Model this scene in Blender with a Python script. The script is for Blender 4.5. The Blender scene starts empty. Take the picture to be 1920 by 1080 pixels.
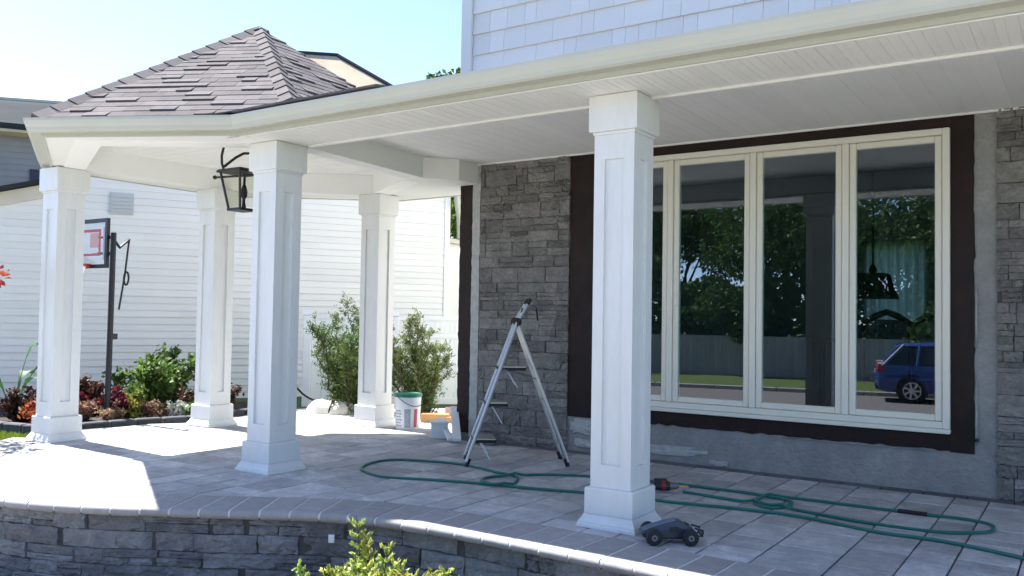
import bpy, bmesh, math, random
from mathutils import Vector, Matrix
import numpy as np

scene = bpy.context.scene
COL = scene.collection
R = math.radians
random.seed(7)
rng = np.random.default_rng(11)

# ------------------------------------------------------------------ camera
YAW, PITCH, ROLL, FPX = 0.592246, 0.0335034, 0.01622966, 1615.513
fwd = Vector((-math.sin(YAW)*math.cos(PITCH), math.cos(YAW)*math.cos(PITCH), math.sin(PITCH)))
rgt0 = Vector((math.cos(YAW), math.sin(YAW), 0))
up0 = rgt0.cross(fwd)
rgt = rgt0*math.cos(ROLL) + up0*math.sin(ROLL)
upv = up0*math.cos(ROLL) - rgt0*math.sin(ROLL)
cam_d = bpy.data.cameras.new('camera')
cam_d.sensor_width = 36.0
cam_d.lens = FPX/1920*36.0
cam_d.clip_start = 0.05
cam_d.clip_end = 3000
cam = bpy.data.objects.new('camera', cam_d)
COL.objects.link(cam)
m3 = Matrix((rgt, upv, -fwd)).transposed()
cam.matrix_world = Matrix.Translation((0, 0, 1.29)) @ m3.to_4x4()
scene.camera = cam

# ------------------------------------------------------------------ sky and sun
SUN_DIR = Vector((2.02, -0.06, -2.80)).normalized()      # the way the light travels
world = bpy.data.worlds.new('World')
scene.world = world
world.use_nodes = True
wn = world.node_tree
sky = wn.nodes.new('ShaderNodeTexSky')
sky.sky_type = 'NISHITA'
sky.sun_disc = False
sky.sun_elevation = math.asin(-SUN_DIR.z)
sky.sun_rotation = math.atan2(-SUN_DIR.x, -SUN_DIR.y)
sky.altitude = 50
sky.air_density = 0.42
sky.dust_density = 0.3
sky.ozone_density = 0.5
bg = wn.nodes['Background']
bg.inputs['Strength'].default_value = 0.15
wn.links.new(sky.outputs[0], bg.inputs['Color'])
sun_d = bpy.data.lights.new('sun', 'SUN')
sun_d.energy = 5.0
sun_d.angle = R(0.55)
sun_d.color = (1.0, 0.955, 0.88)
sun = bpy.data.objects.new('sun', sun_d)
COL.objects.link(sun)
sun.rotation_euler = SUN_DIR.to_track_quat('-Z', 'Y').to_euler()
sun.location = (-12, 5, 20)

vs = scene.view_settings
vs.view_transform = 'Standard'
vs.look = 'None'
vs.exposure = 1.85
vs.gamma = 1.0
vs.use_curve_mapping = False
scene.render.engine = 'CYCLES'
scene.cycles.use_denoising = True
scene.cycles.max_bounces = 8
scene.cycles.diffuse_bounces = 4
scene.cycles.transparent_max_bounces = 12
scene.cycles.caustics_reflective = False
scene.cycles.caustics_refractive = False

# ------------------------------------------------------------------ materials
MATS = {}
def mat(name, col, rough=0.6, var=0.0, hue=0.0, noise=None, col2=None, bump=None, metal=0.0, spec=0.4, streak=None, coat=0.0, island=0.0):
    """Principled surface. var: brightness spread from piece to piece; noise=(scale, mix of col2); bump=(scale, strength, distance)."""
    m = bpy.data.materials.new(name); m.use_nodes = True
    nt = m.node_tree; N = nt.nodes; L = nt.links
    b = N['Principled BSDF']
    b.inputs['Roughness'].default_value = rough
    b.inputs['Metallic'].default_value = metal
    b.inputs['Specular IOR Level'].default_value = spec
    if coat:
        b.inputs['Coat Weight'].default_value = coat
        b.inputs['Coat Roughness'].default_value = 0.05
    geo = N.new('ShaderNodeNewGeometry')
    rgb = N.new('ShaderNodeRGB'); rgb.outputs[0].default_value = (*col, 1)
    cur = rgb.outputs[0]
    def noise_tex(scale, detail=4, stretch=None):
        t = N.new('ShaderNodeTexNoise'); t.inputs['Scale'].default_value = scale; t.inputs['Detail'].default_value = detail
        src = geo.outputs['Position']
        if stretch:
            mp = N.new('ShaderNodeMapping'); mp.inputs['Scale'].default_value = stretch
            L.new(src, mp.inputs['Vector']); src = mp.outputs[0]
        L.new(src, t.inputs['Vector'])
        return t
    if noise:
        for k, (sc_, am) in enumerate(noise if isinstance(noise[0], tuple) else (noise,)):
            t = noise_tex(sc_, 5, streak)
            mx = N.new('ShaderNodeMix'); mx.data_type = 'RGBA'
            rp = N.new('ShaderNodeValToRGB'); rp.color_ramp.elements[0].position = 0.35; rp.color_ramp.elements[1].position = 0.68
            rp.color_ramp.elements[0].color = (0, 0, 0, 1); rp.color_ramp.elements[1].color = (am, am, am, 1)
            L.new(t.outputs['Fac'], rp.inputs[0]); L.new(rp.outputs[0], mx.inputs['Factor'])
            L.new(cur, mx.inputs[6]); mx.inputs[7].default_value = (*(col2 if col2 else [c*0.5 for c in col]), 1)
            cur = mx.outputs[2]
    if var or hue or island:
        hs = N.new('ShaderNodeHueSaturation')
        oi = N.new('ShaderNodeObjectInfo')
        src = geo.outputs['Random Per Island'] if island else oi.outputs['Random']
        v = island or var
        mr = N.new('ShaderNodeMapRange'); mr.inputs['To Min'].default_value = 1-v; mr.inputs['To Max'].default_value = 1+v
        L.new(src, mr.inputs['Value']); L.new(mr.outputs[0], hs.inputs['Value'])
        if hue:
            wh = N.new('ShaderNodeMath'); wh.operation = 'MULTIPLY'; wh.inputs[1].default_value = 7.31
            fr = N.new('ShaderNodeMath'); fr.operation = 'FRACT'
            m2 = N.new('ShaderNodeMapRange'); m2.inputs['To Min'].default_value = 0.5-hue; m2.inputs['To Max'].default_value = 0.5+hue
            L.new(src, wh.inputs[0]); L.new(wh.outputs[0], fr.inputs[0]); L.new(fr.outputs[0], m2.inputs['Value']); L.new(m2.outputs[0], hs.inputs['Hue'])
        L.new(cur, hs.inputs['Color']); cur = hs.outputs[0]
    L.new(cur, b.inputs['Base Color'])
    if bump:
        t = noise_tex(bump[0], 6, streak)
        bp = N.new('ShaderNodeBump'); bp.inputs['Strength'].default_value = bump[1]; bp.inputs['Distance'].default_value = bump[2] if len(bump) > 2 else 0.01
        L.new(t.outputs['Fac'], bp.inputs['Height']); L.new(bp.outputs[0], b.inputs['Normal'])
    MATS[name] = m
    return m

def leaf_mat(name, col, spread=0.35, hue=0.03, trans=0.35):
    m = bpy.data.materials.new(name); m.use_nodes = True
    nt = m.node_tree; N = nt.nodes; L = nt.links
    b = N['Principled BSDF']; b.inputs['Roughness'].default_value = 0.55; b.inputs['Specular IOR Level'].default_value = 0.25
    geo = N.new('ShaderNodeNewGeometry')
    hs = N.new('ShaderNodeHueSaturation'); hs.inputs['Color'].default_value = (*col, 1)
    mr = N.new('ShaderNodeMapRange'); mr.inputs['To Min'].default_value = 1-spread; mr.inputs['To Max'].default_value = 1+spread
    L.new(geo.outputs['Random Per Island'], mr.inputs['Value']); L.new(mr.outputs[0], hs.inputs['Value'])
    t = N.new('ShaderNodeTexNoise'); t.inputs['Scale'].default_value = 6; L.new(geo.outputs['Position'], t.inputs['Vector'])
    m2 = N.new('ShaderNodeMapRange'); m2.inputs['From Min'].default_value = 0.3; m2.inputs['From Max'].default_value = 0.7
    m2.inputs['To Min'].default_value = 0.5-hue; m2.inputs['To Max'].default_value = 0.5+hue
    L.new(t.outputs['Fac'], m2.inputs['Value']); L.new(m2.outputs[0], hs.inputs['Hue'])
    L.new(hs.outputs[0], b.inputs['Base Color'])
    tr = N.new('ShaderNodeBsdfTranslucent'); L.new(hs.outputs[0], tr.inputs['Color'])
    mx = N.new('ShaderNodeMixShader'); mx.inputs[0].default_value = trans
    L.new(b.outputs[0], mx.inputs[1]); L.new(tr.outputs[0], mx.inputs[2])
    L.new(mx.outputs[0], N['Material Output'].inputs['Surface'])
    MATS[name] = m
    return m

def glass_mat(name, tint=(0.75, 0.85, 0.85), ior=1.55):
    m = bpy.data.materials.new(name); m.use_nodes = True
    nt = m.node_tree; N = nt.nodes; L = nt.links
    N.remove(N['Principled BSDF'])
    tb = N.new('ShaderNodeBsdfTransparent'); tb.inputs['Color'].default_value = (*tint, 1)
    gl = N.new('ShaderNodeBsdfGlossy'); gl.inputs['Roughness'].default_value = 0.0; gl.inputs['Color'].default_value = (0.85, 0.92, 1.0, 1)
    fr = N.new('ShaderNodeFresnel'); fr.inputs['IOR'].default_value = ior
    mx = N.new('ShaderNodeMixShader')
    # only the face turned to the ray mirrors; the far face of the thin pane just lets light through
    ge = N.new('ShaderNodeNewGeometry'); sb_ = N.new('ShaderNodeMath'); sb_.operation = 'SUBTRACT'; sb_.inputs[0].default_value = 1.0
    ml = N.new('ShaderNodeMath'); ml.operation = 'MULTIPLY'
    L.new(ge.outputs['Backfacing'], sb_.inputs[1]); L.new(fr.outputs[0], ml.inputs[0]); L.new(sb_.outputs[0], ml.inputs[1])
    L.new(ml.outputs[0], mx.inputs[0]); L.new(tb.outputs[0], mx.inputs[1]); L.new(gl.outputs[0], mx.inputs[2])
    L.new(mx.outputs[0], N['Material Output'].inputs['Surface'])
    MATS[name] = m
    return m

M_white = mat('white_column_paint', (0.725, 0.73, 0.715), 0.42, noise=((2.2, 0.4), (11, 0.28), (50, 0.15)), col2=(0.60, 0.605, 0.585), streak=(3, 3, .7), bump=(90, 0.06, 0.002))
M_vinyl = mat('white_vinyl', (0.74, 0.74, 0.72), 0.45, var=0.02, noise=(1.2, 0.3), col2=(0.66, 0.66, 0.63))
M_gutter = mat('cream_gutter_metal', (0.47, 0.475, 0.41), 0.35, noise=(2.5, 0.35), col2=(0.40, 0.40, 0.33))
M_soffit = mat('soffit_vinyl', (0.78, 0.78, 0.75), 0.55, var=0.03, noise=(1.5, 0.25), col2=(0.71, 0.71, 0.68))
M_ceiling = mat('porch_ceiling_board', (0.83, 0.83, 0.81), 0.6, var=0.025, noise=(2.0, 0.25), col2=(0.72, 0.72, 0.71))
M_shake = mat('pale_siding_shingle', (0.765, 0.745, 0.705), 0.55, var=0.05, noise=(14, 0.3), col2=(0.70, 0.685, 0.655), streak=(6, 6, 0.6), bump=(30, 0.12, 0.004))
M_stone = mat('grey_ledge_stone', (0.25, 0.255, 0.262), 0.85, var=0.26, hue=0.04, noise=((9, 0.75), (40, 0.5)), col2=(0.115, 0.12, 0.13), bump=(38, 1.0, 0.02))
M_stone2 = mat('grey_brown_ledge_stone', (0.245, 0.235, 0.215), 0.85, var=0.26, hue=0.035, noise=((8, 0.7), (38, 0.5)), col2=(0.125, 0.12, 0.112), bump=(38, 1.0, 0.02))
M_mortar = mat('dark_mortar', (0.085, 0.083, 0.08), 0.95, noise=(30, 0.4))
M_coping = mat('grey_coping_stone', (0.34, 0.335, 0.335), 0.8, var=0.10, noise=((12, 0.5), (80, 0.4)), col2=(0.22, 0.215, 0.225), bump=(120, 0.4, 0.004))
M_joint = mat('pale_joint_sand', (0.62, 0.62, 0.62), 0.95, noise=(60, 0.4), col2=(0.48, 0.48, 0.48))
PAV = dict(rough=0.85, hue=0.035, noise=((1.1, 0.55), (5.5, 0.85), (17, 0.75), (70, 0.6)), col2=(0.33, 0.335, 0.35), bump=(55, 0.7, 0.007))
M_paver = mat('pale_grey_paver', (0.70, 0.695, 0.68), var=0.21, **PAV)
M_paver_field = mat('pale_grey_paver_field', (0.70, 0.695, 0.68), island=0.21, **PAV)
M_paver_dark = mat('charcoal_border_paver', (0.14, 0.145, 0.16), 0.85, var=0.14, noise=((8, 0.5), (60, 0.4)), col2=(0.085, 0.09, 0.10), bump=(90, 0.35, 0.004))
M_sand = mat('joint_sand', (0.12, 0.115, 0.11), 0.95, noise=(70, 0.5))
M_membrane = mat('brown_flashing_membrane', (0.026, 0.012, 0.009), 0.55, noise=((3.5, 0.8), (25, 0.5)), col2=(0.010, 0.0075, 0.007), bump=(11, 0.5, 0.012), spec=0.25)
M_stucco = mat('grey_scratch_coat', (0.34, 0.335, 0.315), 0.95, noise=((1.6, 0.6), (6, 0.6), (30, 0.5)), col2=(0.21, 0.21, 0.20), bump=(35, 1.0, 0.014))
M_caulk = mat('pale_foam_strip', (0.46, 0.46, 0.44), 0.8, noise=(18, 0.6), col2=(0.27, 0.28, 0.28), bump=(60, 0.6, 0.006))
M_winframe = mat('cream_window_vinyl', (0.74, 0.72, 0.62), 0.4, noise=(4, 0.2), col2=(0.66, 0.64, 0.54))
M_glass = glass_mat('window_glass', (0.72, 0.82, 0.82), 2.45)
M_roof = mat('brown_grey_asphalt_shingle', (0.140, 0.133, 0.136), 0.95, var=0.20, hue=0.015, spec=0.15, noise=((14, 0.5), (220, 0.6)), col2=(0.10, 0.088, 0.095), bump=(260, 0.6, 0.004))
M_roof_d = mat('dark_roof_underlay', (0.05, 0.045, 0.05), 0.95)
M_iron = mat('black_iron', (0.010, 0.009, 0.008), 0.45, spec=0.4)
M_alu = mat('dull_aluminium', (0.50, 0.50, 0.48), 0.38, metal=0.85, noise=(20, 0.3), col2=(0.34, 0.34, 0.33))
M_rubber = mat('black_rubber', (0.014, 0.014, 0.015), 0.7)
M_hose = mat('green_hose_rubber', (0.012, 0.135, 0.105), 0.42, noise=(8, 0.3), col2=(0.02, 0.19, 0.15))
M_bark = mat('brown_bark', (0.085, 0.06, 0.045), 0.9, noise=(20, 0.6), bump=(30, 0.8, 0.02))
M_bark_pale = mat('pale_bark', (0.30, 0.28, 0.25), 0.9, noise=(9, 0.6), bump=(30, 0.8, 0.02))
M_soil = mat('dark_mulch', (0.045, 0.030, 0.022), 0.95, noise=(25, 0.6), col2=(0.02, 0.014, 0.012), bump=(40, 1.0, 0.03))
M_lawn = mat('lawn_green', (0.085, 0.135, 0.03), 0.9, noise=((3, 0.5), (60, 0.5)), col2=(0.055, 0.085, 0.02), bump=(90, 0.8, 0.02))
M_road = mat('sun_bleached_asphalt', (0.16, 0.15, 0.15), 0.9, noise=((0.8, 0.4), (90, 0.4)), col2=(0.12, 0.112, 0.112), bump=(120, 0.4, 0.004))
M_kerb = mat('concrete_kerb', (0.36, 0.355, 0.34), 0.9, var=0.06, noise=(12, 0.4))
M_plastic_w = mat('white_plastic', (0.72, 0.74, 0.74), 0.4)
M_plastic_g = mat('green_plastic_rim', (0.02, 0.17, 0.11), 0.4)
M_print_grey = mat('grey_print', (0.28, 0.30, 0.33), 0.5, noise=(60, 0.6), col2=(0.55, 0.57, 0.6))
M_print_red = mat('red_print', (0.50, 0.075, 0.10), 0.5)
M_wood = mat('fresh_cut_wood', (0.50, 0.29, 0.13), 0.7, noise=(12, 0.6), col2=(0.42, 0.19, 0.055), streak=(1, 8, 8))
M_yellow = mat('yellow_plastic', (0.70, 0.40, 0.06), 0.5)

M_lampglass = glass_mat('lantern_glass', (0.95, 0.95, 0.93), 1.2)
M_toolblack = mat('black_tool_plastic', (0.018, 0.018, 0.022), 0.5)
M_toolgrey = mat('grey_tool_metal', (0.16, 0.16, 0.17), 0.45, metal=.4)
M_toolred = mat('red_tool_plastic', (0.28, 0.02, 0.018), 0.45)
M_toygrey = mat('toy_grey_plastic', (0.040, 0.050, 0.068), 0.4)
M_toypale = mat('pale_clear_plastic', (0.50, 0.55, 0.60), 0.3)
M_toystripe = mat('toy_stripe', (0.20, 0.24, 0.29), 0.4)
M_pinkboard = mat('pale_pink_board', (0.58, 0.36, 0.34), 0.7)
M_sack = mat('white_woven_sack', (0.66, 0.63, 0.56), 0.8, noise=(14, .4), bump=(40, .4, .01))
M_pole = mat('black_powder_coat', (0.008, 0.009, 0.013), 0.45)
M_board = glass_mat('clear_backboard', (0.90, 0.92, 0.94), 1.25)
M_rimred = mat('red_rim_paint', (0.35, 0.03, 0.02), 0.5)
M_curtain = leaf_mat('pale_curtain_cloth', (0.75, 0.80, 0.80), 0.02, 0.0, .6)
M_darkwood = mat('dark_carved_wood', (0.018, 0.012, 0.010), 0.4)
M_seat = mat('grey_upholstery', (0.10, 0.11, 0.11), 0.9)
M_oldwood = mat('weathered_grey_board', (0.40, 0.385, 0.37), 0.9, var=.12, noise=(6, .4), streak=(4, 4, .5))
M_carglass = mat('dark_car_glass', (0.012, 0.014, 0.018), 0.08, spec=.6)
M_rim = mat('alloy_rim', (0.55, 0.56, 0.58), 0.3, metal=.6)
M_tail = mat('red_tail_light', (0.40, 0.012, 0.012), 0.25)
M_bluepaint = mat('dark_blue_car_paint', (0.015, 0.048, 0.21), 0.3, coat=.7)
M_whitepaint = mat('white_car_paint', (0.72, 0.73, 0.74), 0.3, coat=.6)

# ------------------------------------------------------------------ builders
OFF = {}          # world position of each object's origin
def setup(o, name, parent, label, cat, group, kind):
    if label: o['label'] = label
    if cat: o['category'] = cat
    if group: o['group'] = group
    if kind: o['kind'] = kind

def link(o, parent=None, loc=(0, 0, 0), local=False):
    COL.objects.link(o)
    if parent is not None:
        o.parent = parent
        if local: o.location = loc
        else: o.location = Vector(loc) - OFF[parent.name]
    else:
        o.location = loc
    OFF[o.name] = Vector(loc)
    return o

def thing(name, loc, label=None, cat=None, group=None, rz=0.0, parent=None, kind=None):
    o = bpy.data.objects.new(name, None)
    o.empty_display_size = 0.1
    link(o, parent, loc)
    o.rotation_euler = (0, 0, rz)
    setup(o, name, parent, label, cat, group, kind)
    return o

class MB:
    def __init__(s): s.v = []; s.f = []
    def add(s, vs_, fs):
        n = len(s.v); s.v += [tuple(v) for v in vs_]; s.f += [tuple(i+n for i in f) for f in fs]; return s
    def box(s, c, d, rot=None):
        x, y, z = (q/2 for q in d)
        p = [Vector(q) for q in ((-x,-y,-z),(x,-y,-z),(x,y,-z),(-x,y,-z),(-x,-y,z),(x,-y,z),(x,y,z),(-x,y,z))]
        if rot is not None: p = [rot @ q for q in p]
        c = Vector(c)
        return s.add([q+c for q in p], [(3,2,1,0),(4,5,6,7),(0,1,5,4),(1,2,6,5),(2,3,7,6),(3,0,4,7)])
    def span(s, a, b):
        return s.box([(a[i]+b[i])/2 for i in range(3)], [abs(b[i]-a[i]) for i in range(3)])
    def prism(s, poly, z0, z1):
        n = len(poly)
        if sum(poly[i][0]*poly[(i+1) % n][1]-poly[(i+1) % n][0]*poly[i][1] for i in range(n)) < 0: poly = poly[::-1]
        return s.add([(p[0], p[1], z0) for p in poly]+[(p[0], p[1], z1) for p in poly],
                     [tuple(range(n-1, -1, -1)), tuple(range(n, 2*n))]+[(i, (i+1) % n, n+(i+1) % n, n+i) for i in range(n)])
    def tube(s, pts, r, n=8, cap=True):
        pts = [Vector(p) for p in pts]; k = len(pts)
        rr = r if isinstance(r, (list, tuple)) else [r]*k
        vs_ = []; prev = None
        for i, p in enumerate(pts):
            t = (pts[min(i+1, k-1)]-pts[max(i-1, 0)]).normalized()
            if prev is None:
                a = t.orthogonal().normalized()
            else:
                a = (prev - t*prev.dot(t))
                a = a.normalized() if a.length > 1e-6 else t.orthogonal().normalized()
            prev = a; b = t.cross(a)
            for j in range(n):
                q = 2*math.pi*j/n
                vs_.append(p+(a*math.cos(q)+b*math.sin(q))*rr[i])
        fs = [(i*n+j, i*n+(j+1) % n, (i+1)*n+(j+1) % n, (i+1)*n+j) for i in range(k-1) for j in range(n)]
        if cap: fs += [tuple(range(n-1, -1, -1)), tuple((k-1)*n+j for j in range(n))]
        return s.add(vs_, fs)
    def lathe(s, prof, c=(0, 0, 0), n=16, axis='z', ang=0.0):
        vs_ = []
        for r, z in prof:
            for j in range(n):
                q = 2*math.pi*j/n+ang
                p = (r*math.cos(q), r*math.sin(q), z)
                if axis == 'y': p = (p[0], p[2], p[1])
                if axis == 'x': p = (p[2], p[0], p[1])
                vs_.append((p[0]+c[0], p[1]+c[1], p[2]+c[2]))
        k = len(prof)
        fs = [(i*n+j, i*n+(j+1) % n, (i+1)*n+(j+1) % n, (i+1)*n+j) for i in range(k-1) for j in range(n)]
        fs += [tuple(range(n-1, -1, -1)), tuple((k-1)*n+j for j in range(n))]
        return s.add(vs_, fs)
    def sweep(s, path, prof, closed=False):
        """profile of (outward, z) along a plan path; outward lies to the right of the way of travel"""
        P = [Vector((p[0], p[1])) for p in path]; k = len(P); m = len(prof); vs_ = []
        for i in range(k):
            ds = []
            if i > 0 or closed: ds.append((P[i]-P[i-1]).normalized())
            if i < k-1 or closed: ds.append((P[(i+1) % k]-P[i]).normalized())
            ns = [Vector((d.y, -d.x)) for d in ds]
            nn = sum(ns, Vector((0, 0))).normalized()
            nn = nn/max(0.35, nn.dot(ns[0]))
            for o_, z in prof: vs_.append((P[i].x+nn.x*o_, P[i].y+nn.y*o_, z))
        fs = []
        for i in range(k if closed else k-1):
            a, b = i*m, ((i+1) % k)*m
            fs += [(a+j, b+j, b+(j+1) % m, a+(j+1) % m) for j in range(m)]
        if not closed: fs += [tuple(range(m)), tuple((k-1)*m+j for j in range(m-1, -1, -1))]
        return s.add(vs_, fs)
    def mesh(s, name, mtl=None, smooth=False, bevel=0.0, seg=1, fix=True):
        me = bpy.data.meshes.new(name)
        me.from_pydata(s.v, [], s.f)
        if fix or bevel:
            bm = bmesh.new(); bm.from_mesh(me)
            if fix: bmesh.ops.recalc_face_normals(bm, faces=bm.faces)
            if bevel:
                es = [e for e in bm.edges if len(e.link_faces) == 2 and e.calc_face_angle(0) > 0.6]
                bmesh.ops.bevel(bm, geom=es, offset=bevel, segments=seg, affect='EDGES', clamp_overlap=True)
            bm.to_mesh(me); bm.free()
        if mtl: me.materials.append(mtl)
        if smooth:
            me.polygons.foreach_set('use_smooth', [True]*len(me.polygons))
        me.update()
        return me
    def build(s, name, mtl, parent=None, smooth=False, bevel=0.0, seg=1, origin=None, local=False, label=None, cat=None, group=None, kind=None, fix=True):
        o0 = Vector(origin) if origin is not None else Vector((0, 0, 0))
        if origin is not None: s.v = [tuple(Vector(v)-o0) for v in s.v]
        me = s.mesh(name, mtl, smooth, bevel, seg, fix)
        o = bpy.data.objects.new(name, me)
        link(o, parent, o0, local)
        setup(o, name, parent, label, cat, group, kind)
        if smooth: smooth_angle(me)
        return o

def smooth_angle(me, ang=40):
    try: me.set_sharp_from_angle(angle=R(ang))
    except Exception: pass

def inst(name, me, parent, loc, rot=None, scale=(1, 1, 1)):
    """a piece that shares mesh data"""
    o = bpy.data.objects.new(name, me)
    link(o, parent, loc)
    if rot is not None: o.rotation_euler = rot
    o.scale = scale
    return o

def copy_tree(o, parent=None):
    c = o.copy(); COL.objects.link(c); c.parent = parent
    OFF[c.name] = Vector(c.location)
    for ch in list(o.children): copy_tree(ch, c)
    return c

def clip(poly, a, n):
    """keep the part of a convex polygon where (p-a).n >= 0"""
    out = []
    for i in range(len(poly)):
        p, q = poly[i], poly[(i+1) % len(poly)]
        dp = (p[0]-a[0])*n[0]+(p[1]-a[1])*n[1]; dq = (q[0]-a[0])*n[0]+(q[1]-a[1])*n[1]
        if dp >= 0: out.append(p)
        if (dp >= 0) != (dq >= 0):
            t = dp/(dp-dq); out.append((p[0]+(q[0]-p[0])*t, p[1]+(q[1]-p[1])*t))
    return out

def clip_to(poly, conv):
    n = len(conv)
    area = sum(conv[i][0]*conv[(i+1) % n][1]-conv[(i+1) % n][0]*conv[i][1] for i in range(n))
    if area < 0: conv = conv[::-1]
    for i in range(n):
        a, b = conv[i], conv[(i+1) % n]
        poly = clip(poly, a, (-(b[1]-a[1]), b[0]-a[0]))
        if len(poly) < 3: return []
    return poly

def parea(poly):
    n = len(poly)
    return abs(sum(poly[i][0]*poly[(i+1) % n][1]-poly[(i+1) % n][0]*poly[i][1] for i in range(n)))/2

def inside(p, poly):
    c = False; n = len(poly)
    for i in range(n):
        a, b = poly[i], poly[(i+1) % n]
        if (a[1] > p[1]) != (b[1] > p[1]) and p[0] < (b[0]-a[0])*(p[1]-a[1])/(b[1]-a[1])+a[0]: c = not c
    return c

def smooth_path(pts, step):
    """Catmull-Rom through plan points, resampled at an even step; returns points and tangents"""
    P = [Vector((*p, 0)) if len(p) == 2 else Vector(p) for p in pts]; out = []
    for i in range(len(P)-1):
        p0, p1, p2, p3 = P[max(i-1, 0)], P[i], P[i+1], P[min(i+2, len(P)-1)]
        for k in range(12):
            t = k/12
            out.append(0.5*((2*p1)+(p2-p0)*t+(2*p0-5*p1+4*p2-p3)*t*t+(3*p1-p0-3*p2+p3)*t**3))
    out.append(P[-1])
    res = [out[0]]; acc = 0
    for i in range(1, len(out)):
        seg = (out[i]-out[i-1]).length; a = out[i-1]
        while acc+seg >= step:
            t = (step-acc)/seg; a = a+(out[i]-a)*t; res.append(a.copy()); seg = (out[i]-a).length; acc = 0
            if seg < 1e-9: break
        acc += seg
    tg = [(res[min(i+1, len(res)-1)]-res[max(i-1, 0)]).normalized() for i in range(len(res))]
    return res, tg

def leaves_mesh(name, C_, D_, Ln, Wd, mtl, bend=0.25):
    """many small leaves: centres, directions, lengths, widths -> folded diamond quads"""
    C_ = np.asarray(C_, float); D_ = np.asarray(D_, float); n = len(C_)
    D_ = D_/np.linalg.norm(D_, axis=1, keepdims=True)
    rnd = rng.normal(size=(n, 3)); S = np.cross(D_, rnd); S /= np.linalg.norm(S, axis=1, keepdims=True)+1e-9
    U = np.cross(S, D_)
    Ln = np.broadcast_to(np.asarray(Ln, float).reshape(-1, 1), (n, 1)); Wd = np.broadcast_to(np.asarray(Wd, float).reshape(-1, 1), (n, 1))
    a = C_-D_*Ln/2; b = C_+S*Wd/2+U*Wd*bend; c = C_+D_*Ln/2; d = C_-S*Wd/2+U*Wd*bend
    V = np.stack([a, b, c, d], 1).reshape(-1, 3)
    me = bpy.data.meshes.new(name)
    me.vertices.add(4*n); me.vertices.foreach_set('co', V.ravel())
    me.loops.add(4*n); me.loops.foreach_set('vertex_index', np.arange(4*n))
    me.polygons.add(n); me.polygons.foreach_set('loop_start', np.arange(0, 4*n, 4)); me.polygons.foreach_set('loop_total', np.full(n, 4))
    me.materials.append(mtl); me.update(calc_edges=True); me.validate()
    return me

def add_mesh(name, me, parent=None, loc=(0, 0, 0), label=None, cat=None, group=None, kind=None):
    o = bpy.data.objects.new(name, me); link(o, parent, loc); setup(o, name, parent, label, cat, group, kind); return o

# ================================================================== THE SETTING
def sm(a, b, x):
    t = min(1, max(0, (x-a)/(b-a))); return t*t*(3-2*t)

def ground_z(x, y):
    back = max(sm(2.2, 4.4, y) if x < -8.5 else 0.0, sm(7.5, 8.6, y), sm(-8.3, -9.3, x)*sm(2.2, 4.4, y))
    front = -0.58 - 0.44*sm(1.5, -3.5, y)
    if y > 2.0 and -9.0 < x < 2.0 and y < 7.6: back = min(back, 0.0)
    return front*(1-back) + (-0.09)*back

xs = [-600, -250, -120, -60, -40, -30, -24, -20, -17, -15, -13.5, -12.5, -11.7, -11, -10.5, -10, -9.7, -9.45, -9.2, -9.0, -8.7, -8.3, -7.6, -6.8, -6, -5, -4, -3, -2, -1, 0, 1, 2, 4, 8, 14, 25, 60, 150, 600]
ys = [-600, -250, -120, -60, -40, -30, -24, -20, -17, -14, -12, -10, -8, -6, -4.5, -3.5, -2.5, -1.5, -.5, .5, 1.5, 2.2, 2.8, 3.3, 3.8, 4.4, 5, 5.6, 6.3, 7, 7.5, 7.9, 8.3, 8.7, 9.5, 10.5, 12, 14, 17, 22, 30, 50, 100, 250, 600]
gb = MB()
gb.v = [(x, y, ground_z(x, y)) for y in ys for x in xs]
nx = len(xs)
gb.f = [(j*nx+i, j*nx+i+1, (j+1)*nx+i+1, (j+1)*nx+i) for j in range(len(ys)-1) for i in range(nx-1)]
gb.build('ground', M_lawn, smooth=True, kind='structure')

M_bounce = mat('pale_bounce_concrete', (0.50, 0.48, 0.445), 0.9, noise=((0.6, 0.4), (40, 0.4)), col2=(0.42, 0.40, 0.375), bump=(120, 0.3, 0.004))  # unseen paving, added and kept pale to bounce sunlight up into the porch
db = MB(); dxs = [-30, -20, -14, -10, -6, -3, 0, 4, 10, 20, 30]; dys = [-4.55, -3.5, -2.5, -1.5, -.5, .5, 1.5, 2.2]
db.v = [(x, y, ground_z(min(x, -1) if x > -8 else x, y)+.006) for y in dys for x in dxs]; nx = len(dxs)
db.f = [(j*nx+i, j*nx+i+1, (j+1)*nx+i+1, (j+1)*nx+i) for j in range(len(dys)-1) for i in range(nx-1)]
db.build('bounce_forecourt', M_bounce, kind='structure', smooth=True, fix=False)
mb = MB(); mb.v = [(-9.5, 2.2, -.574), (6, 2.2, -.574), (6, 4.3, -.574), (-4.2, 4.3, -.574), (-6.5, 3.1, -.574), (-8.2, 3.3, -.574)]; mb.f = [(0, 1, 2, 3, 4, 5)]
mb.build('planting_strip', M_soil, kind='structure', fix=False)

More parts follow.
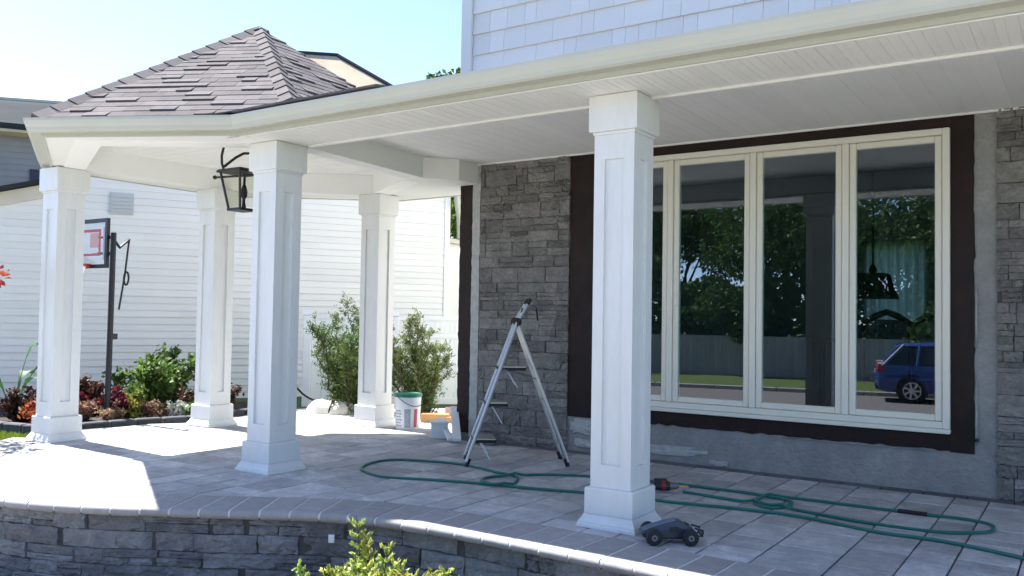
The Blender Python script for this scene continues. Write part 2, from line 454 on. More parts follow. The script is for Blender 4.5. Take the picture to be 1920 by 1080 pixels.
# patio outline: the curved front edge (outer line of the coping), then round the back
FRONT = [(-8.95, 4.42), (-8.74, 4.12), (-8.3, 3.62), (-7.75, 3.22), (-7.1, 3.0), (-6.6, 2.94), (-6.19, 2.985), (-5.78, 3.11), (-5.41, 3.28), (-5.12, 3.45), (-4.77, 3.645), (-4.48, 3.83), (-4.16, 4.005), (-3.86, 4.11), (-3.55, 4.165), (-3.03, 4.195), (-2.46, 4.185), (-1.97, 4.17), (-1.69, 4.155), (-.8, 4.13), (0.5, 4.11), (2.6, 4.1)]
BACK = [(2.6, 7.36), (-5.6, 7.36), (-5.6, 9.5), (-7.2, 9.6), (-8.4, 9.3), (-9.0, 8.5), (-8.9, 7.4), (-8.80, 6.35), (-9.03, 5.75), (-9.14, 5.2), (-9.06, 4.66)]
fp, ft = smooth_path(FRONT, 0.05)
fn = [Vector((-t.y, t.x, 0)) for t in ft]          # towards the patio
PATIO = [(p.x, p.y) for p in fp] + BACK
COPE = 0.40
inner = [(p.x+n.x*COPE, p.y+n.y*COPE) for p, n in zip(fp, fn)]
patio = MB().prism([(p.x+n.x*0.10, p.y+n.y*0.10) for p, n in zip(fp[::3], fn[::3])] + BACK, -0.62, -0.012).build('patio', M_sand, kind='structure')

# pavers: strips running towards the house, cut in uneven lengths
INN = inner + BACK
def paver_mesh(poly, c, h=0.05, ch=0.006, name='paver'):
    """slab with a chamfered top from a convex outline"""
    P = [Vector((p[0]-c[0], p[1]-c[1])) for p in poly]; n = len(P)
    if sum(P[i].x*P[(i+1) % n].y-P[(i+1) % n].x*P[i].y for i in range(n)) < 0: P = P[::-1]
    ctr = sum(P, Vector((0, 0)))/n
    In = [p+(ctr-p).normalized()*ch*1.4 for p in P]
    mb = MB()
    mb.v = [(p.x, p.y, -h) for p in P]+[(p.x, p.y, -ch*0.7) for p in P]+[(p.x, p.y, 0) for p in In]
    mb.f = [tuple(2*n+i for i in range(n))]
    for i in range(n):
        j = (i+1) % n
        mb.f += [(i, j, n+j, n+i), (n+i, n+j, 2*n+j, 2*n+i)]
    return mb.mesh(name, M_paver, fix=False)
shared = {}
x = -9.25
widths = [0.30, 0.225, 0.30, 0.375, 0.30, 0.225]
wi = 0; PV = []
while x < 0.75:
    w = widths[wi % 6]; wi += 1
    y = 2.8 + random.choice((0, .07, .15, .22))
    ymax = 7.195 if x+w/2 > -5.6 else 9.5
    while y < ymax-.01:
        y1 = min(y+random.choice((0.30, 0.30, 0.45, 0.375, 0.225, 0.15)), ymax)
        if ymax-y1 < 0.10: y1 = ymax
        g = 0.005
        rect = [(x+g, y+g), (x+w-g, y+g), (x+w-g, y1-g), (x+g, y1-g)]
        c = (x+w/2, (y+y1)/2)
        ins = [inside(p, INN) for p in rect]
        if any(ins):
            poly = rect; whole = True
            if not all(ins) or any(min((px-q[0])**2+(py-q[1])**2 for q in inner) < 0.0004 for px, py in rect):
                whole = False
                near = min(range(len(inner)), key=lambda i: (inner[i][0]-c[0])**2+(inner[i][1]-c[1])**2)
                if (inner[near][0]-c[0])**2+(inner[near][1]-c[1])**2 < 0.3:
                    for k in (max(0, near-4), near, min(len(inner)-1, near+4)):
                        if len(poly) >= 3: poly = clip(poly, (inner[k][0]+fn[k].x*0.004, inner[k][1]+fn[k].y*0.004), (fn[k].x, fn[k].y))
                else:
                    poly = [p for p in poly if inside(p, INN)]
            if len(poly) >= 3 and parea(poly) > 0.004:
                PV.append((parea(poly)/(c[0]**2+c[1]**2+1.6)**1.5 if c[0]/c[1] < -.02 else 0, c, poly, whole, (round(w, 3), round(y1-y, 3))))
        y = y1
    x += w
PV.sort(key=lambda q: -q[0])
for _, c, poly, whole, key in PV[:298]:
    dz = random.uniform(-0.0022, 0.0022)
    if whole:
        if key not in shared: shared[key] = paver_mesh(poly, c)
        me = shared[key]
    else: me = paver_mesh(poly, c)
    inst('paver', me, patio, (c[0], c[1], dz), (random.uniform(-.004, .004), random.uniform(-.004, .004), 0))
fld = MB()
for _, c, poly, whole, key in PV[298:]:
    me = paver_mesh(poly, c); dz = random.uniform(-.002, .002)
    fld.add([(v.co.x+c[0], v.co.y+c[1], v.co.z+dz) for v in me.vertices], [tuple(p.vertices) for p in me.polygons])
    bpy.data.meshes.remove(me)
fld.build('paver_field', M_paver_field, patio, fix=False, kind='stuff')
# charcoal border course along the wall
bl = 0.30; bm_ = MB(); bm_.prism([(-bl/2+.004, -.073), (bl/2-.004, -.073), (bl/2-.004, .073), (-bl/2+.004, .073)], -0.05, 0)
bme = bm_.mesh('border_paver', M_paver_dark, bevel=0.004)
bx = -5.42
while bx < 0.6:
    inst('border_paver', bme, patio, (bx, 7.272, 0.001)); bx += bl
M_sandlight = M_joint

# ------------------------------------------------------------------ retaining wall with coping
rw = thing('retaining_wall', (-4.8, 3.75, -0.58), 'curved grey stone retaining wall with rounded coping holding up the patio', 'wall')
core = [(p.x+n.x*0.075, p.y+n.y*0.075) for p, n in zip(fp[::2], fn[::2])]
coreb = [(p.x+n.x*0.26, p.y+n.y*0.26) for p, n in zip(fp[::2], fn[::2])]
cb = MB()
k = len(core)
for a, b in zip(core, coreb): cb.v += [(a[0], a[1], -0.7), (a[0], a[1], -0.062), (b[0], b[1], -0.062), (b[0], b[1], -0.7)]
cb.f = [(4*i+j, 4*i+4+j, 4*i+4+(j+1) % 4, 4*i+(j+1) % 4) for i in range(k-1) for j in range(4)] + [(0, 1, 2, 3), (4*k-1, 4*k-2, 4*k-3, 4*k-4)]
cb.build('wall_core', M_mortar, rw)

def stone_variants(mtl, n=9, nu=7, nv=5):
    out = []
    for k in range(n):
        rr = random.Random(100+k)
        mb = MB(); idx = {}
        for j in range(nv):
            for i in range(nu):
                u = i/(nu-1)-.5; v = j/(nv-1)-.5
                edge = (i in (0, nu-1)) + (j in (0, nv-1))
                dep = rr.uniform(0.45, 1.0) if not edge else rr.uniform(0.35, 0.85)
                ju = 0 if i in (0, nu-1) else rr.uniform(-.05, .05); jv = 0 if j in (0, nv-1) else rr.uniform(-.06, .06)
                if i in (0, nu-1): ju = -math.copysign(rr.uniform(-.005, 0.02), u)
                if j in (0, nv-1): jv = -math.copysign(rr.uniform(-.01, 0.05), v)
                idx[i, j] = len(mb.v); mb.v.append((u+ju, -dep, v+jv))
        for j in range(nv-1):
            for i in range(nu-1):
                a, b, c, d = idx[i, j], idx[i+1, j], idx[i+1, j+1], idx[i, j+1]
                mb.f += [(a, b, c), (a, c, d)] if rr.random() < .5 else [(a, b, d), (b, c, d)]
        n0 = len(mb.v)
        ring = [idx[i, 0] for i in range(nu)]+[idx[nu-1, j] for j in range(1, nv)]+[idx[i, nv-1] for i in range(nu-2, -1, -1)]+[idx[0, j] for j in range(nv-2, 0, -1)]
        for q in ring: mb.v.append((mb.v[q][0], 0.25, mb.v[q][2]))
        m = len(ring)
        mb.f += [(ring[(i+1) % m], ring[i], n0+i, n0+(i+1) % m) for i in range(m)]
        out.append(mb.mesh('stone', mtl, fix=False))
    return out
SV1 = stone_variants(M_stone); SV2 = stone_variants(M_stone2)

def ledge_layout(width, height, rnd, hs=(0.10, 0.17), ls=(0.16, 0.46)):
    """uneven coursed layout: (u0,u1,v0,v1) rectangles; some stones split into two thin ones, some rise over two courses"""
    rects = []; v = 0.0; taken = []
    while v < height-0.03:
        h = rnd.uniform(*hs)
        if height-v-h < 0.06: h = height-v
        u = -rnd.uniform(0, .2)
        while u < width-0.02:
            l = rnd.uniform(*ls)
            u0, u1 = max(0, u), min(width, u+l)
            if width-u1 < 0.07: u1 = width
            u = u1
            if u1-u0 < 0.04: continue
            q = rnd.random()
            if q < 0.40:
                m = v+h*rnd.uniform(.38, .62)
                if rnd.random() < .5:
                    rects += [(u0, u1, v, m), (u0, u1, m, v+h)]
                else:
                    mid = u0+(u1-u0)*rnd.uniform(.35, .65)
                    rects += [(u0, u1, v, m), (u0, mid, m, v+h), (mid, u1, m, v+h)]
            else:
                rects.append((u0, u1, v, v+h))
        v += h
    return rects

total = 0.05*(len(fp)-1)
lay = ledge_layout(total, 0.50, random.Random(5), (0.075, 0.135), (0.18, 0.50))
cnt = 0
for (u0, u1, v0, v1) in lay:
    um = (u0+u1)/2; i = min(len(fp)-1, int(um/0.05))
    p, t, nrm = fp[i], ft[i], fn[i]
    if p.x > -1.0 or cnt > 290: continue
    a = math.atan2(t.y, t.x)
    dep = random.uniform(0.030, 0.050)
    inst('stone', random.choice(SV1), rw, (p.x+nrm.x*0.085, p.y+nrm.y*0.085, -0.064-(v0+v1)/2), (0, 0, a+random.uniform(-.012, .012)), ((u1-u0)-0.003, dep, (v1-v0)-0.003)); cnt += 1
# coping: rounded stones with pale joints
cl = 0.205; i = 0; step = 4
prof = [(-0.018, -0.058), (-0.032, -0.046), (-0.038, -0.030), (-0.034, -0.014), (-0.022, -0.003), (-0.004, 0.003), (COPE-0.008, 0.003), (COPE-0.003, -0.002), (COPE-0.003, -0.058)]
jb = MB(); jb.v = []; 
jprof = [(-0.012, -0.052), (-0.028, -0.043), (-0.0345, -0.029), (-0.0305, -0.014), (-0.019, -0.0045), (-0.002, 0.001), (COPE-0.01, 0.001), (COPE-0.01, -0.055)]
for p, n in zip(fp, fn):
    jb.v += [(p.x+n.x*o_, p.y+n.y*o_, z) for o_, z in jprof]
m = len(jprof)
jb.f = [(a*m+j, (a+1)*m+j, (a+1)*m+(j+1) % m, a*m+(j+1) % m) for a in range(len(fp)-1) for j in range(m)]
jb.build('mortar_bed', M_joint, rw)
while i+step < len(fp):
    mb = MB(); ks = [i, i+step//2, i+step]; mm = len(prof)
    jit = random.uniform(-.003, .003); dz = random.uniform(-.001, .002)
    for q, kk in enumerate(ks):
        p, n, t = fp[kk], fn[kk], ft[kk]
        sh = 0.008 if q == 0 else (-0.008 if q == 2 else 0)
        mb.v += [(p.x+n.x*(o_+jit)+t.x*sh, p.y+n.y*(o_+jit)+t.y*sh, z+dz) for o_, z in prof]
    for q in range(2): mb.f += [(q*mm+j, (q+1)*mm+j, (q+1)*mm+(j+1) % mm, q*mm+(j+1) % mm) for j in range(mm)]
    mb.f += [tuple(range(mm)), tuple(2*mm+j for j in range(mm-1, -1, -1))]
    mb.build('coping_stone', M_coping, rw, smooth=True)
    i += step
# small white tag on the wall behind the shrub

# ================================================================== THE HOUSE
YW = 7.35
house = thing('house', (-2.4, YW, 0.0), 'grey house with pale shingle siding above and a half finished stone wall below', 'house')
WL, WR, WB, WT = -3.955, -0.895, 0.49, 2.80        # window opening
def wallbox(a, b, name='wall', m=M_stucco): return MB().span(a, b).build(name, m, house)
YB = YW+0.22
wallbox((-5.62, YW, -0.3), (WL, YB, 2.98))
wallbox((WR, YW, -0.3), (3.0, YB, 2.98))
wallbox((WL, YW+.001, -0.3), (WR, YB, WB))
wallbox((WL, YW+.001, WT), (WR, YB, 2.98))
wallbox((-5.62, YW+.02, 2.98), (3.0, YB, 6.6), 'upper_wall', M_vinyl)
wallbox((-5.62, YB, -0.3), (-5.42, 15.0, 6.6), 'side_wall', M_vinyl)
# interior shell (seen through the glass)
M_room = mat('dim_room_paint', (0.30, 0.33, 0.33), 0.9)
M_roomfloor = mat('dark_wood_floor', (0.07, 0.045, 0.03), 0.5, noise=(6, 0.5))
wallbox((-5.42, YB, 0.15), (3.0, 12.3, 0.35), 'room_floor', M_roomfloor)
wallbox((-5.42, YB, 2.86), (3.0, 12.3, 2.98), 'room_ceiling', M_room)
bw = (-2.45, -1.76, 1.0, 2.30)
for a, b in (((-5.42, 12.1, .35), (bw[0], 12.3, 2.86)), ((bw[1], 12.1, .35), (3.0, 12.3, 2.86)), ((bw[0], 12.1, .35), (bw[1], 12.3, bw[2])), ((bw[0], 12.1, bw[3]), (bw[1], 12.3, 2.86))):
    wallbox(a, b, 'room_wall', M_room)
wallbox((2.8, YB, .35), (3.0, 12.1, 2.86), 'room_wall', M_room)
# roof of the house
rf = MB(); rf.v = [(-6.0, 6.9, 6.45), (3.4, 6.9, 6.45), (3.4, 11.3, 8.6), (-6.0, 11.3, 8.6), (-6.0, 15.4, 6.45), (3.4, 15.4, 6.45)] 
rf.v += [(a, b, c+.14) for a, b, c in rf.v]
rf.f = [(0, 1, 2, 3), (3, 2, 5, 4), (6, 9, 8, 7), (9, 10, 11, 8), (0, 6, 7, 1), (4, 5, 11, 10), (0, 3, 9, 6), (3, 4, 10, 9), (1, 7, 8, 2), (2, 8, 11, 5)]
rf.build('roof', M_roof, house)

# brown membrane round the window and at the corner; ragged edges
def ragged(x0, x1, z0, z1, edges, y0=YW-0.008, amp=0.010, name='flashing_membrane', m=M_membrane, step=0.06, seed=1, th=0.010):
    rnd = random.Random(seed); P = []
    def run(a, b, flag, nrm):
        n = max(2, int((Vector(b)-Vector(a)).length/step)) if flag else 1
        for k in range(n):
            t = (k+rnd.uniform(-.35, .35)*(k > 0))/n; j = rnd.uniform(-amp, amp)*rnd.random() if (flag and k) else 0
            P.append((a[0]+(b[0]-a[0])*t+nrm[0]*j, a[1]+(b[1]-a[1])*t+nrm[1]*j))
    run((x0, z0), (x1, z0), 'b' in edges, (0, 1)); run((x1, z0), (x1, z1), 'r' in edges, (1, 0))
    run((x1, z1), (x0, z1), 't' in edges, (0, 1)); run((x0, z1), (x0, z0), 'l' in edges, (1, 0))
    n = len(P); mb = MB()
    mb.v = [(p[0], y0, p[1]) for p in P]+[(p[0], y0+th, p[1]) for p in P]
    mb.f = [tuple(range(n)), tuple(range(2*n-1, n-1, -1))]+[(i, n+i, n+(i+1) % n, (i+1) % n) for i in range(n)]
    return mb.build(name, m, house)
ragged(-5.625, -5.455, 0.06, 2.898, 'lr', seed=2, amp=.010)                       # corner strip
ragged(-4.262, WL+.003, 0.33, 2.899, 'lb', seed=3, amp=.009)                      # between stone and window
ragged(WL+.004, WR-.004, 0.325, WB+.012, 'b', seed=4, amp=.014)                     # below the window
ragged(WL+.004, WR-.004, WT-.012, 2.899, '', seed=5)                                # above the window
ragged(WR-.003, -0.732, 0.315, 2.899, 'rb', seed=6, amp=.011)                     # beside the window
MB().span((-0.735, YW-.012, 0.41), (-0.705, YW-.002, 0.435)).build('flashing_membrane', M_membrane, house)
ragged(-5.452, -5.352, 0.02, 2.897, 'lr', y0=YW-0.022, amp=.007, name='foam_strip', m=M_caulk, step=.05, seed=8, th=.03)
# rough patches left in the scratch coat
for (px, pz, sx, sz, sd) in ((-4.10, 0.24, .30, .17, 1), (-3.15, 0.10, .62, .10, 2), (-2.72, 0.035, .20, .05, 3), (-4.08, .08, .26, .09, 4), (-0.722, .62, .018, .55, 5), (-0.720, 1.35, .015, .5, 6), (-1.6, .315, 1.3, .010, 7)):
    rnd = random.Random(sd); n = 22; P = []
    for k in range(n):
        a = 2*math.pi*k/n; r = rnd.uniform(.72, 1.08)
        P.append((px+math.copysign(abs(math.cos(a))**.5, math.cos(a))*sx/2*r, pz+math.copysign(abs(math.sin(a))**.5, math.sin(a))*sz/2*r))
    mb = MB(); yf = YW-.018
    mb.v = [(p[0], YW+.004, p[1]) for p in P]+[(px+(p[0]-px)*.86, yf+rnd.uniform(-.006, .006), pz+(p[1]-pz)*.8) for p in P]+[(px, yf-.004, pz)]
    mb.f = [(i, (i+1) % n, n+(i+1) % n, n+i) for i in range(n)]+[(n+i, n+(i+1) % n, 2*n) for i in range(n)]
    mb.build('mortar_patch', M_caulk, house)

# ledge stone on the wall, two areas
for (x0, x1, z0, z1, sd, sv) in ((-5.345, -4.262, 0.0, 2.892, 21, SV2), (-0.585, 0.9, 0.0, 2.94, 22, SV2)):
    cl_ = thing('stone_cladding', (x0, YW, 0), parent=house)
    for (u0, u1, v0, v1) in ledge_layout(x1-x0, z1-z0, random.Random(sd), (0.075, 0.17), (0.13, 0.42)):
        inst('stone', random.choice(sv), cl_, (x0+(u0+u1)/2, YW-0.004, z0+(v0+v1)/2), (0, 0, random.uniform(-.02, .02)), ((u1-u0)-.004, random.uniform(.020, .042), (v1-v0)-.002))
    MB().span((x0+.004, YW-.010, z0), (x1-.004, YW-.002, z1)).build('mortar_bed', M_mortar, cl_)

# window: four tall casements
win = thing('window', ((WL+WR)/2, YW, WB), parent=house)
yf0, yf1 = YW-0.045, YW+0.06
fw = 0.052
for a, b in (((WL, yf0, WB), (WL+fw, yf1, WT)), ((WR-fw, yf0, WB), (WR, yf1, WT)), ((WL+fw, yf0, WB), (WR-fw, yf1, WB+fw)), ((WL+fw, yf0, WT-fw), (WR-fw, yf1, WT))):
    MB().span(a, b).build('frame', M_winframe, win, bevel=.006)
MB().span((WL-.01, yf0-.02, WB-.035), (WR+.003, yf1-.05, WB-.001)).build('sill', M_winframe, win, bevel=.004)
pitch = (WR-WL)/4
for k in range(4):
    xa = WL+k*pitch; xb = xa+pitch
    if k: MB().span((xa-.026, yf0+.004, WB+fw+.001), (xa+.026, yf1-.01, WT-fw-.001)).build('mullion', M_winframe, win, bevel=.005)
    l = xa+(fw if k == 0 else .026)+.002; r = xb-(fw if k == 3 else .026)-.002; bt = WB+fw+.002; tp = WT-fw-.002; sw = .052
    ys0, ys1 = yf0+.018, yf1-.02
    for a, b in (((l, ys0, bt), (l+sw, ys1, tp)), ((r-sw, ys0, bt), (r, ys1, tp)), ((l+sw, ys0+.001, bt), (r-sw, ys1, bt+sw)), ((l+sw, ys0+.001, tp-sw), (r-sw, ys1, tp))):
        MB().span(a, b).build('sash', M_winframe, win, bevel=.007)
    MB().span((l+sw-.004, YW-.004, bt+sw-.004), (r-sw+.004, YW+.004, tp-sw+.004)).build('pane', M_glass, win)

# upper storey shingle siding
sid = thing('shingle_siding', (-5.5, YW, 3.4), parent=house)
wedges = {}
def wedge(w, h):
    key = round(w, 2)
    if key not in wedges:
        mb = MB(); mb.v = [(-w/2, -.030, 0), (w/2, -.030, 0), (w/2, 0, 0), (-w/2, 0, 0), (-w/2, -.006, h), (w/2, -.006, h), (w/2, 0, h), (-w/2, 0, h)]
        mb.f = [(3, 2, 1, 0), (4, 5, 6, 7), (0, 1, 5, 4), (1, 2, 6, 5), (2, 3, 7, 6), (3, 0, 4, 7)]
        wedges[key] = mb.mesh('shingle', M_shake, fix=False)
    return wedges[key]
z = 3.405; rnd = random.Random(3); nsh = 0
while z < 5.3:
    x = -5.50
    xe = -0.9 if z < 4.3 else -2.0
    while x < xe:
        w = rnd.choice((.14, .18, .22, .27, .33, .40))
        wv = min(w, xe-x)
        inst('shingle', wedge(w-.003, .235), sid, (x+w/2, YW+.02, z+rnd.uniform(-.001, .001))); x += w; nsh += 1
    z += .226
MB().span((-5.640, YW-.035, 2.99), (-5.505, YW+.019, 6.5)).build('corner_board', M_vinyl, house, bevel=.004)
MB().span((-5.652, YW-.018, 2.99), (-5.621, YW+.13, 6.5)).build('corner_board', M_vinyl, house, bevel=.004)

# ================================================================== THE PORCH
porch = thing('porch', (-5.6, 4.83, 0.0), 'white columned porch with a hexagonal shingled gazebo roof at its end', 'porch')
HC = 2.688
def column(cx, cy, label=None):
    c = thing('column', (cx, cy, 0), label, parent=porch)
    def sq(w0, w1, z0, z1):
        a, b = w0/2, w1/2
        return [(cx-a, cy-a, z0), (cx+a, cy-a, z0), (cx+a, cy+a, z0), (cx-a, cy+a, z0)], [(cx-b, cy-b, z1), (cx+b, cy-b, z1), (cx+b, cy+b, z1), (cx-b, cy+b, z1)]
    def stack(levels):
        mb = MB()
        for w, z in levels:
            a = w/2; mb.v += [(cx-a, cy-a, z), (cx+a, cy-a, z), (cx+a, cy+a, z), (cx-a, cy+a, z)]
        n = len(levels)
        mb.f = [(3, 2, 1, 0), tuple(4*(n-1)+j for j in range(4))]+[(4*i+j, 4*i+(j+1) % 4, 4*i+4+(j+1) % 4, 4*i+4+j) for i in range(n-1) for j in range(4)]
        return mb
    stack([(.405, .001), (.405, .018), (.392, .022), (.388, .034), (.372, .043), (.352, .058), (.336, .074), (.334, .080)]).build('base_moulding', M_white, c)
    stack([(.330, .0805), (.330, .232), (.322, .240), (.300, .243)]).build('plinth', M_white, c, bevel=.0025)
    stack([(.240, .243), (.240, 2.44)]).build('shaft', M_white, c)
    w = .276; o = w/2; zl, zh = .2435, 2.4395; zp, zt = .385, 2.285; st = .072; th = .0175
    for (sx, sy) in ((0, -1), (1, 0), (0, 1), (-1, 0)):
        mb = MB(); wf = w if sx == 0 else w-2*th-.0004
        def face(u0, u1, z0, z1):
            d = (o-th/2)
            if sx == 0: mb.span((cx+u0, cy+sy*o, z0), (cx+u1, cy+sy*(o-th), z1))
            else: mb.span((cx+sx*o, cy+u0, z0), (cx+sx*(o-th), cy+u1, z1))
        face(-wf/2, -wf/2+st, zl, zh); face(wf/2-st, wf/2, zl, zh); face(-wf/2+st, wf/2-st, zl, zp); face(-wf/2+st, wf/2-st, zt, zh)
        mb.build('panel_frame', M_white, c)
    stack([(.284, 2.4405), (.292, 2.452), (.292, 2.458)]).build('neck_moulding', M_white, c)
    stack([(.322, 2.4585), (.334, 2.463), (.334, HC-.001)]).build('capital', M_white, c, bevel=.003)
    return c
column(-2.462, 4.912, 'white panelled column standing in front of the window')
column(-5.622, 4.835, 'white panelled column with the black lantern on it')
column(-8.525, 4.620, 'white panelled column beside the lawn strip and the hoop')
column(-8.345, 6.305, 'white panelled column at the flower bed side of the gazebo')
column(-6.955, 7.500, 'white panelled column next to the white bucket')

# eaves
FASCIA = [(-5.62, 7.95), (-7.05, 8.0), (-8.72, 6.70), (-8.72, 4.58), (-7.08, 3.63), (-5.56, 4.40), (3.0, 4.40)]
gprof = [(0.001, 2.822), (0.001, 2.716), (.082, 2.714), (.097, 2.726), (.104, 2.75), (.118, 2.775), (.128, 2.80), (.129, 2.820), (.116, 2.821), (.113, 2.80), (.088, 2.74), (.070, 2.728), (.012, 2.728), (.012, 2.822)]
MB().sweep(FASCIA, gprof).build('gutter', M_gutter, porch)
MB().sweep(FASCIA, [(0, 2.688), (0, 2.846), (-.022, 2.846), (-.022, 2.688)]).build('fascia', M_gutter, porch)
# box beam behind the porch eave: its underside is the soffit, boards one by one
mb = MB(); mb.v = [(x_, y_, z_) for x_ in (-5.44, 3.0) for y_, z_ in ((4.425, 2.71), (4.975, 2.71), (4.975, 2.899), (4.425, 2.785))]
mb.f = [(0, 1, 2, 3), (7, 6, 5, 4), (0, 4, 5, 1), (1, 5, 6, 2), (2, 6, 7, 3), (3, 7, 4, 0)]
mb.build('box_beam', M_ceiling, porch)
sb = MB(); bwid = .1
sb.v = []; prof_ = [(-.05, 0.005), (-.045, .0), (-.012, .0), (-.008, .0025), (-.004, 0), (.045, 0), (.05, .005)]
for y in (4.430, 4.968): sb.v += [(a, y, b) for a, b in prof_]
n = len(prof_); sb.f = [(i, i+1, n+i+1, n+i) for i in range(n-1)]
sme = sb.mesh('soffit_board', M_soffit, fix=False)
sof = thing('soffit', (-5.4, 4.7, 2.69), parent=porch)
x = -5.72
while x < 1.2:
    inst('soffit_board', sme, sof, (x, 0, 2.690)); x += bwid
MB().span((-5.40, 4.955, 2.676), (3.0, 4.995, 2.700)).build('soffit_trim', M_vinyl, porch, bevel=.003)
MB().span((-5.6, 4.424, 2.682), (3.0, 4.442, 2.698)).build('soffit_trim', M_soffit, porch)
# porch ceiling boards
cme_b = MB(); prof_ = [(-.075, .003), (-.070, 0), (-.004, 0), (0, .0015), (.004, 0), (.070, 0), (.075, .003)]
for y in (4.976, YW-.001): cme_b.v += [(a, y, b) for a, b in prof_]
cme_b.f = [(i, i+1, n+i+1, n+i) for i in range(n-1)]
cme = cme_b.mesh('ceiling_board', M_ceiling, fix=False)
ceil = thing('ceiling', (-3, 6, 2.9), parent=porch)
for xx, yy in ((-5.65, 5.3), (-5.80, 6.75)):
    b2 = MB()
    for y in (yy, YW-.001): b2.v += [(a+xx, y, b) for a, b in prof_]
    b2.f = [(i, i+1, n+i+1, n+i) for i in range(n-1)]
    b2.v = [(a, b, c+2.902) for a, b, c in b2.v]
    b2.build('ceiling_board', M_ceiling, ceil, fix=False)
x = -5.5
while x < 1.4:
    inst('ceiling_board', cme, ceil, (x, 0, 2.902)); x += .15
MB().span((-5.9, 4.98, 2.913), (3.0, YW-.002, 2.945)).build('ceiling_backing', M_ceiling, porch)
MB().span((-5.62, YW-.026, 2.886), (3.0, YW-.011, 2.908)).build('wall_trim', M_vinyl, porch)

# gazebo: ring beam, soffit, ceiling
RING = [(-7.0, 3.98), (-5.56, 4.90), (-5.74, 6.74), (-6.955, 7.50), (-8.345, 6.36), (-8.44, 4.66)]
nr = len(RING)
def off_poly(P, d):
    out = []
    for i in range(len(P)):
        a, b, c = Vector(P[i-1]), Vector(P[i]), Vector(P[(i+1) % len(P)])
        d1, d2 = (b-a).normalized(), (c-b).normalized()
        n1, n2 = Vector((d1.y, -d1.x)), Vector((d2.y, -d2.x))
        nn = (n1+n2).normalized(); out.append(tuple(b+nn*d/max(.3, nn.dot(n1))))
    return out
MB().sweep(RING, [(-.10, 2.6895), (-.10, 2.93), (.10, 2.93), (.10, 2.6895)], closed=True).build('ring_beam', M_ceiling, porch)
MB().prism([(-5.64, 6.72), (-5.39, 7.0), (-5.39, YW-.012), (-5.9, YW-.012), (-5.9, 6.72)], 2.688, 2.901).build('beam_end', M_soffit, porch)
ro = off_poly(RING, .10)
fas = {0: (-7.08, 3.652), 1: (-5.57, 4.42), 3: (-7.05, 7.98), 4: (-8.70, 6.69), 5: (-8.70, 4.59)}
gs = thing('gazebo_soffit', (-7, 5.6, 2.7), parent=porch)
for a, b in ((0, 1), (3, 4), (4, 5), (5, 0)):
    mb = MB()
    q = [ro[a], ro[b], fas[b], fas[a]]
    mb.prism(q, 2.697, 2.705); mb.build('soffit_panel', M_soffit, gs)
mb = MB(); mb.prism([ro[2], ro[3], fas[3], (-5.62, 7.93)], 2.697, 2.705); mb.build('soffit_panel', M_soffit, gs)
gc = thing('gazebo_ceiling', (-7, 5.6, 2.93), parent=porch)
hexi = off_poly(RING, -.101)
for k in range(24):
    y0 = 3.9+k*.15
    poly = clip_to([(-9, y0+.003), (-5, y0+.003), (-5, y0+.147), (-9, y0+.147)], hexi)
    if len(poly) > 2: MB().prism(poly, 2.915, 2.925).build('ceiling_board', M_soffit, gc)
MB().prism(off_poly(RING, -.05), 2.926, 2.94).build('ceiling_backing', M_ceiling, gc)

# roofs: shingles cut to each face of the pyramid
APEX = Vector((-6.95, 5.70, 4.155)); EZ = 2.838
ROOFP = [Vector((-7.09, 3.575, EZ)), Vector((-5.12, 4.565, EZ)), Vector((-5.12, 6.9, EZ)), Vector((-7.05, 8.06, EZ)), Vector((-8.78, 6.73, EZ)), Vector((-8.78, 4.55, EZ))]
EP = ROOFP[0].lerp(ROOFP[1], .66)                       # where the gazebo eave meets the porch eave
R1, R2 = ROOFP[1].lerp(APEX, .11), ROOFP[2].lerp(APEX, .11)
groof = MB()
groof.v = [tuple(p) for p in (ROOFP[0], EP, R1, R2, ROOFP[3], ROOFP[4], ROOFP[5], APEX)]
groof.f = [(0, 1, 2, 7), (2, 3, 7), (3, 4, 7), (4, 5, 7), (5, 6, 7), (6, 0, 7)]
n0 = 8; groof.v += [(v[0], v[1], v[2]-.012) for v in groof.v[:7]]
groof.f += [(i, i+1, n0+i+1, n0+i) for i in range(6)]+[(6, 0, n0, n0+6)]
gr = groof.build('gazebo_roof', M_roof_d, porch)
def shingle_face(A, B, C, parent, course=.105, seed=0, tab=(.12, .28), outline=None):
    rnd = random.Random(seed)
    U = (B-A).normalized(); Nn = (B-A).cross(C-A).normalized()
    if Nn.z < 0: Nn = -Nn
    V = Nn.cross(U)
    if V.z < 0: V = -V
    tri = [(0, 0), ((B-A).dot(U), 0), ((C-A).dot(U), (C-A).dot(V))]
    H = tri[2][1]; v = -0.012; r = 0
    cv = [((q-A).dot(U), (q-A).dot(V)-(.02 if (q-A).dot(V) < .001 else 0)) for q in outline] if outline else [(tri[0][0], -.02), (tri[1][0], -.02), tri[2]]
    while v < H-.02:
        u = -rnd.uniform(0, .2)
        while u < tri[1][0]:
            w = rnd.uniform(*tab)
            q = [(u+.001, v), (u+w-.001, v), (u+w-.001, v+course*1.12), (u+.001, v+course*1.12)]
            poly = clip_to(q, cv)
            u += w
            if len(poly) < 3 or parea(poly) < .0012: continue
            th = rnd.choice((.003, .005, .014)); n_ = len(poly)
            mb = MB()
            for t_ in (0, 1):
                for p in poly:
                    f_ = (p[1]-v)/(course*1.12)
                    h = .001 if t_ == 0 else .004+th*(1-f_)+.003
                    mb.v.append(tuple(A+U*p[0]+V*p[1]+Nn*h))
            mb.f = [tuple(range(n_-1, -1, -1)), tuple(range(n_, 2*n_))]+[(i, (i+1) % n_, n_+(i+1) % n_, n_+i) for i in range(n_)]
            mb.build('roof_shingle', M_roof, parent)
        v += course; r += 1
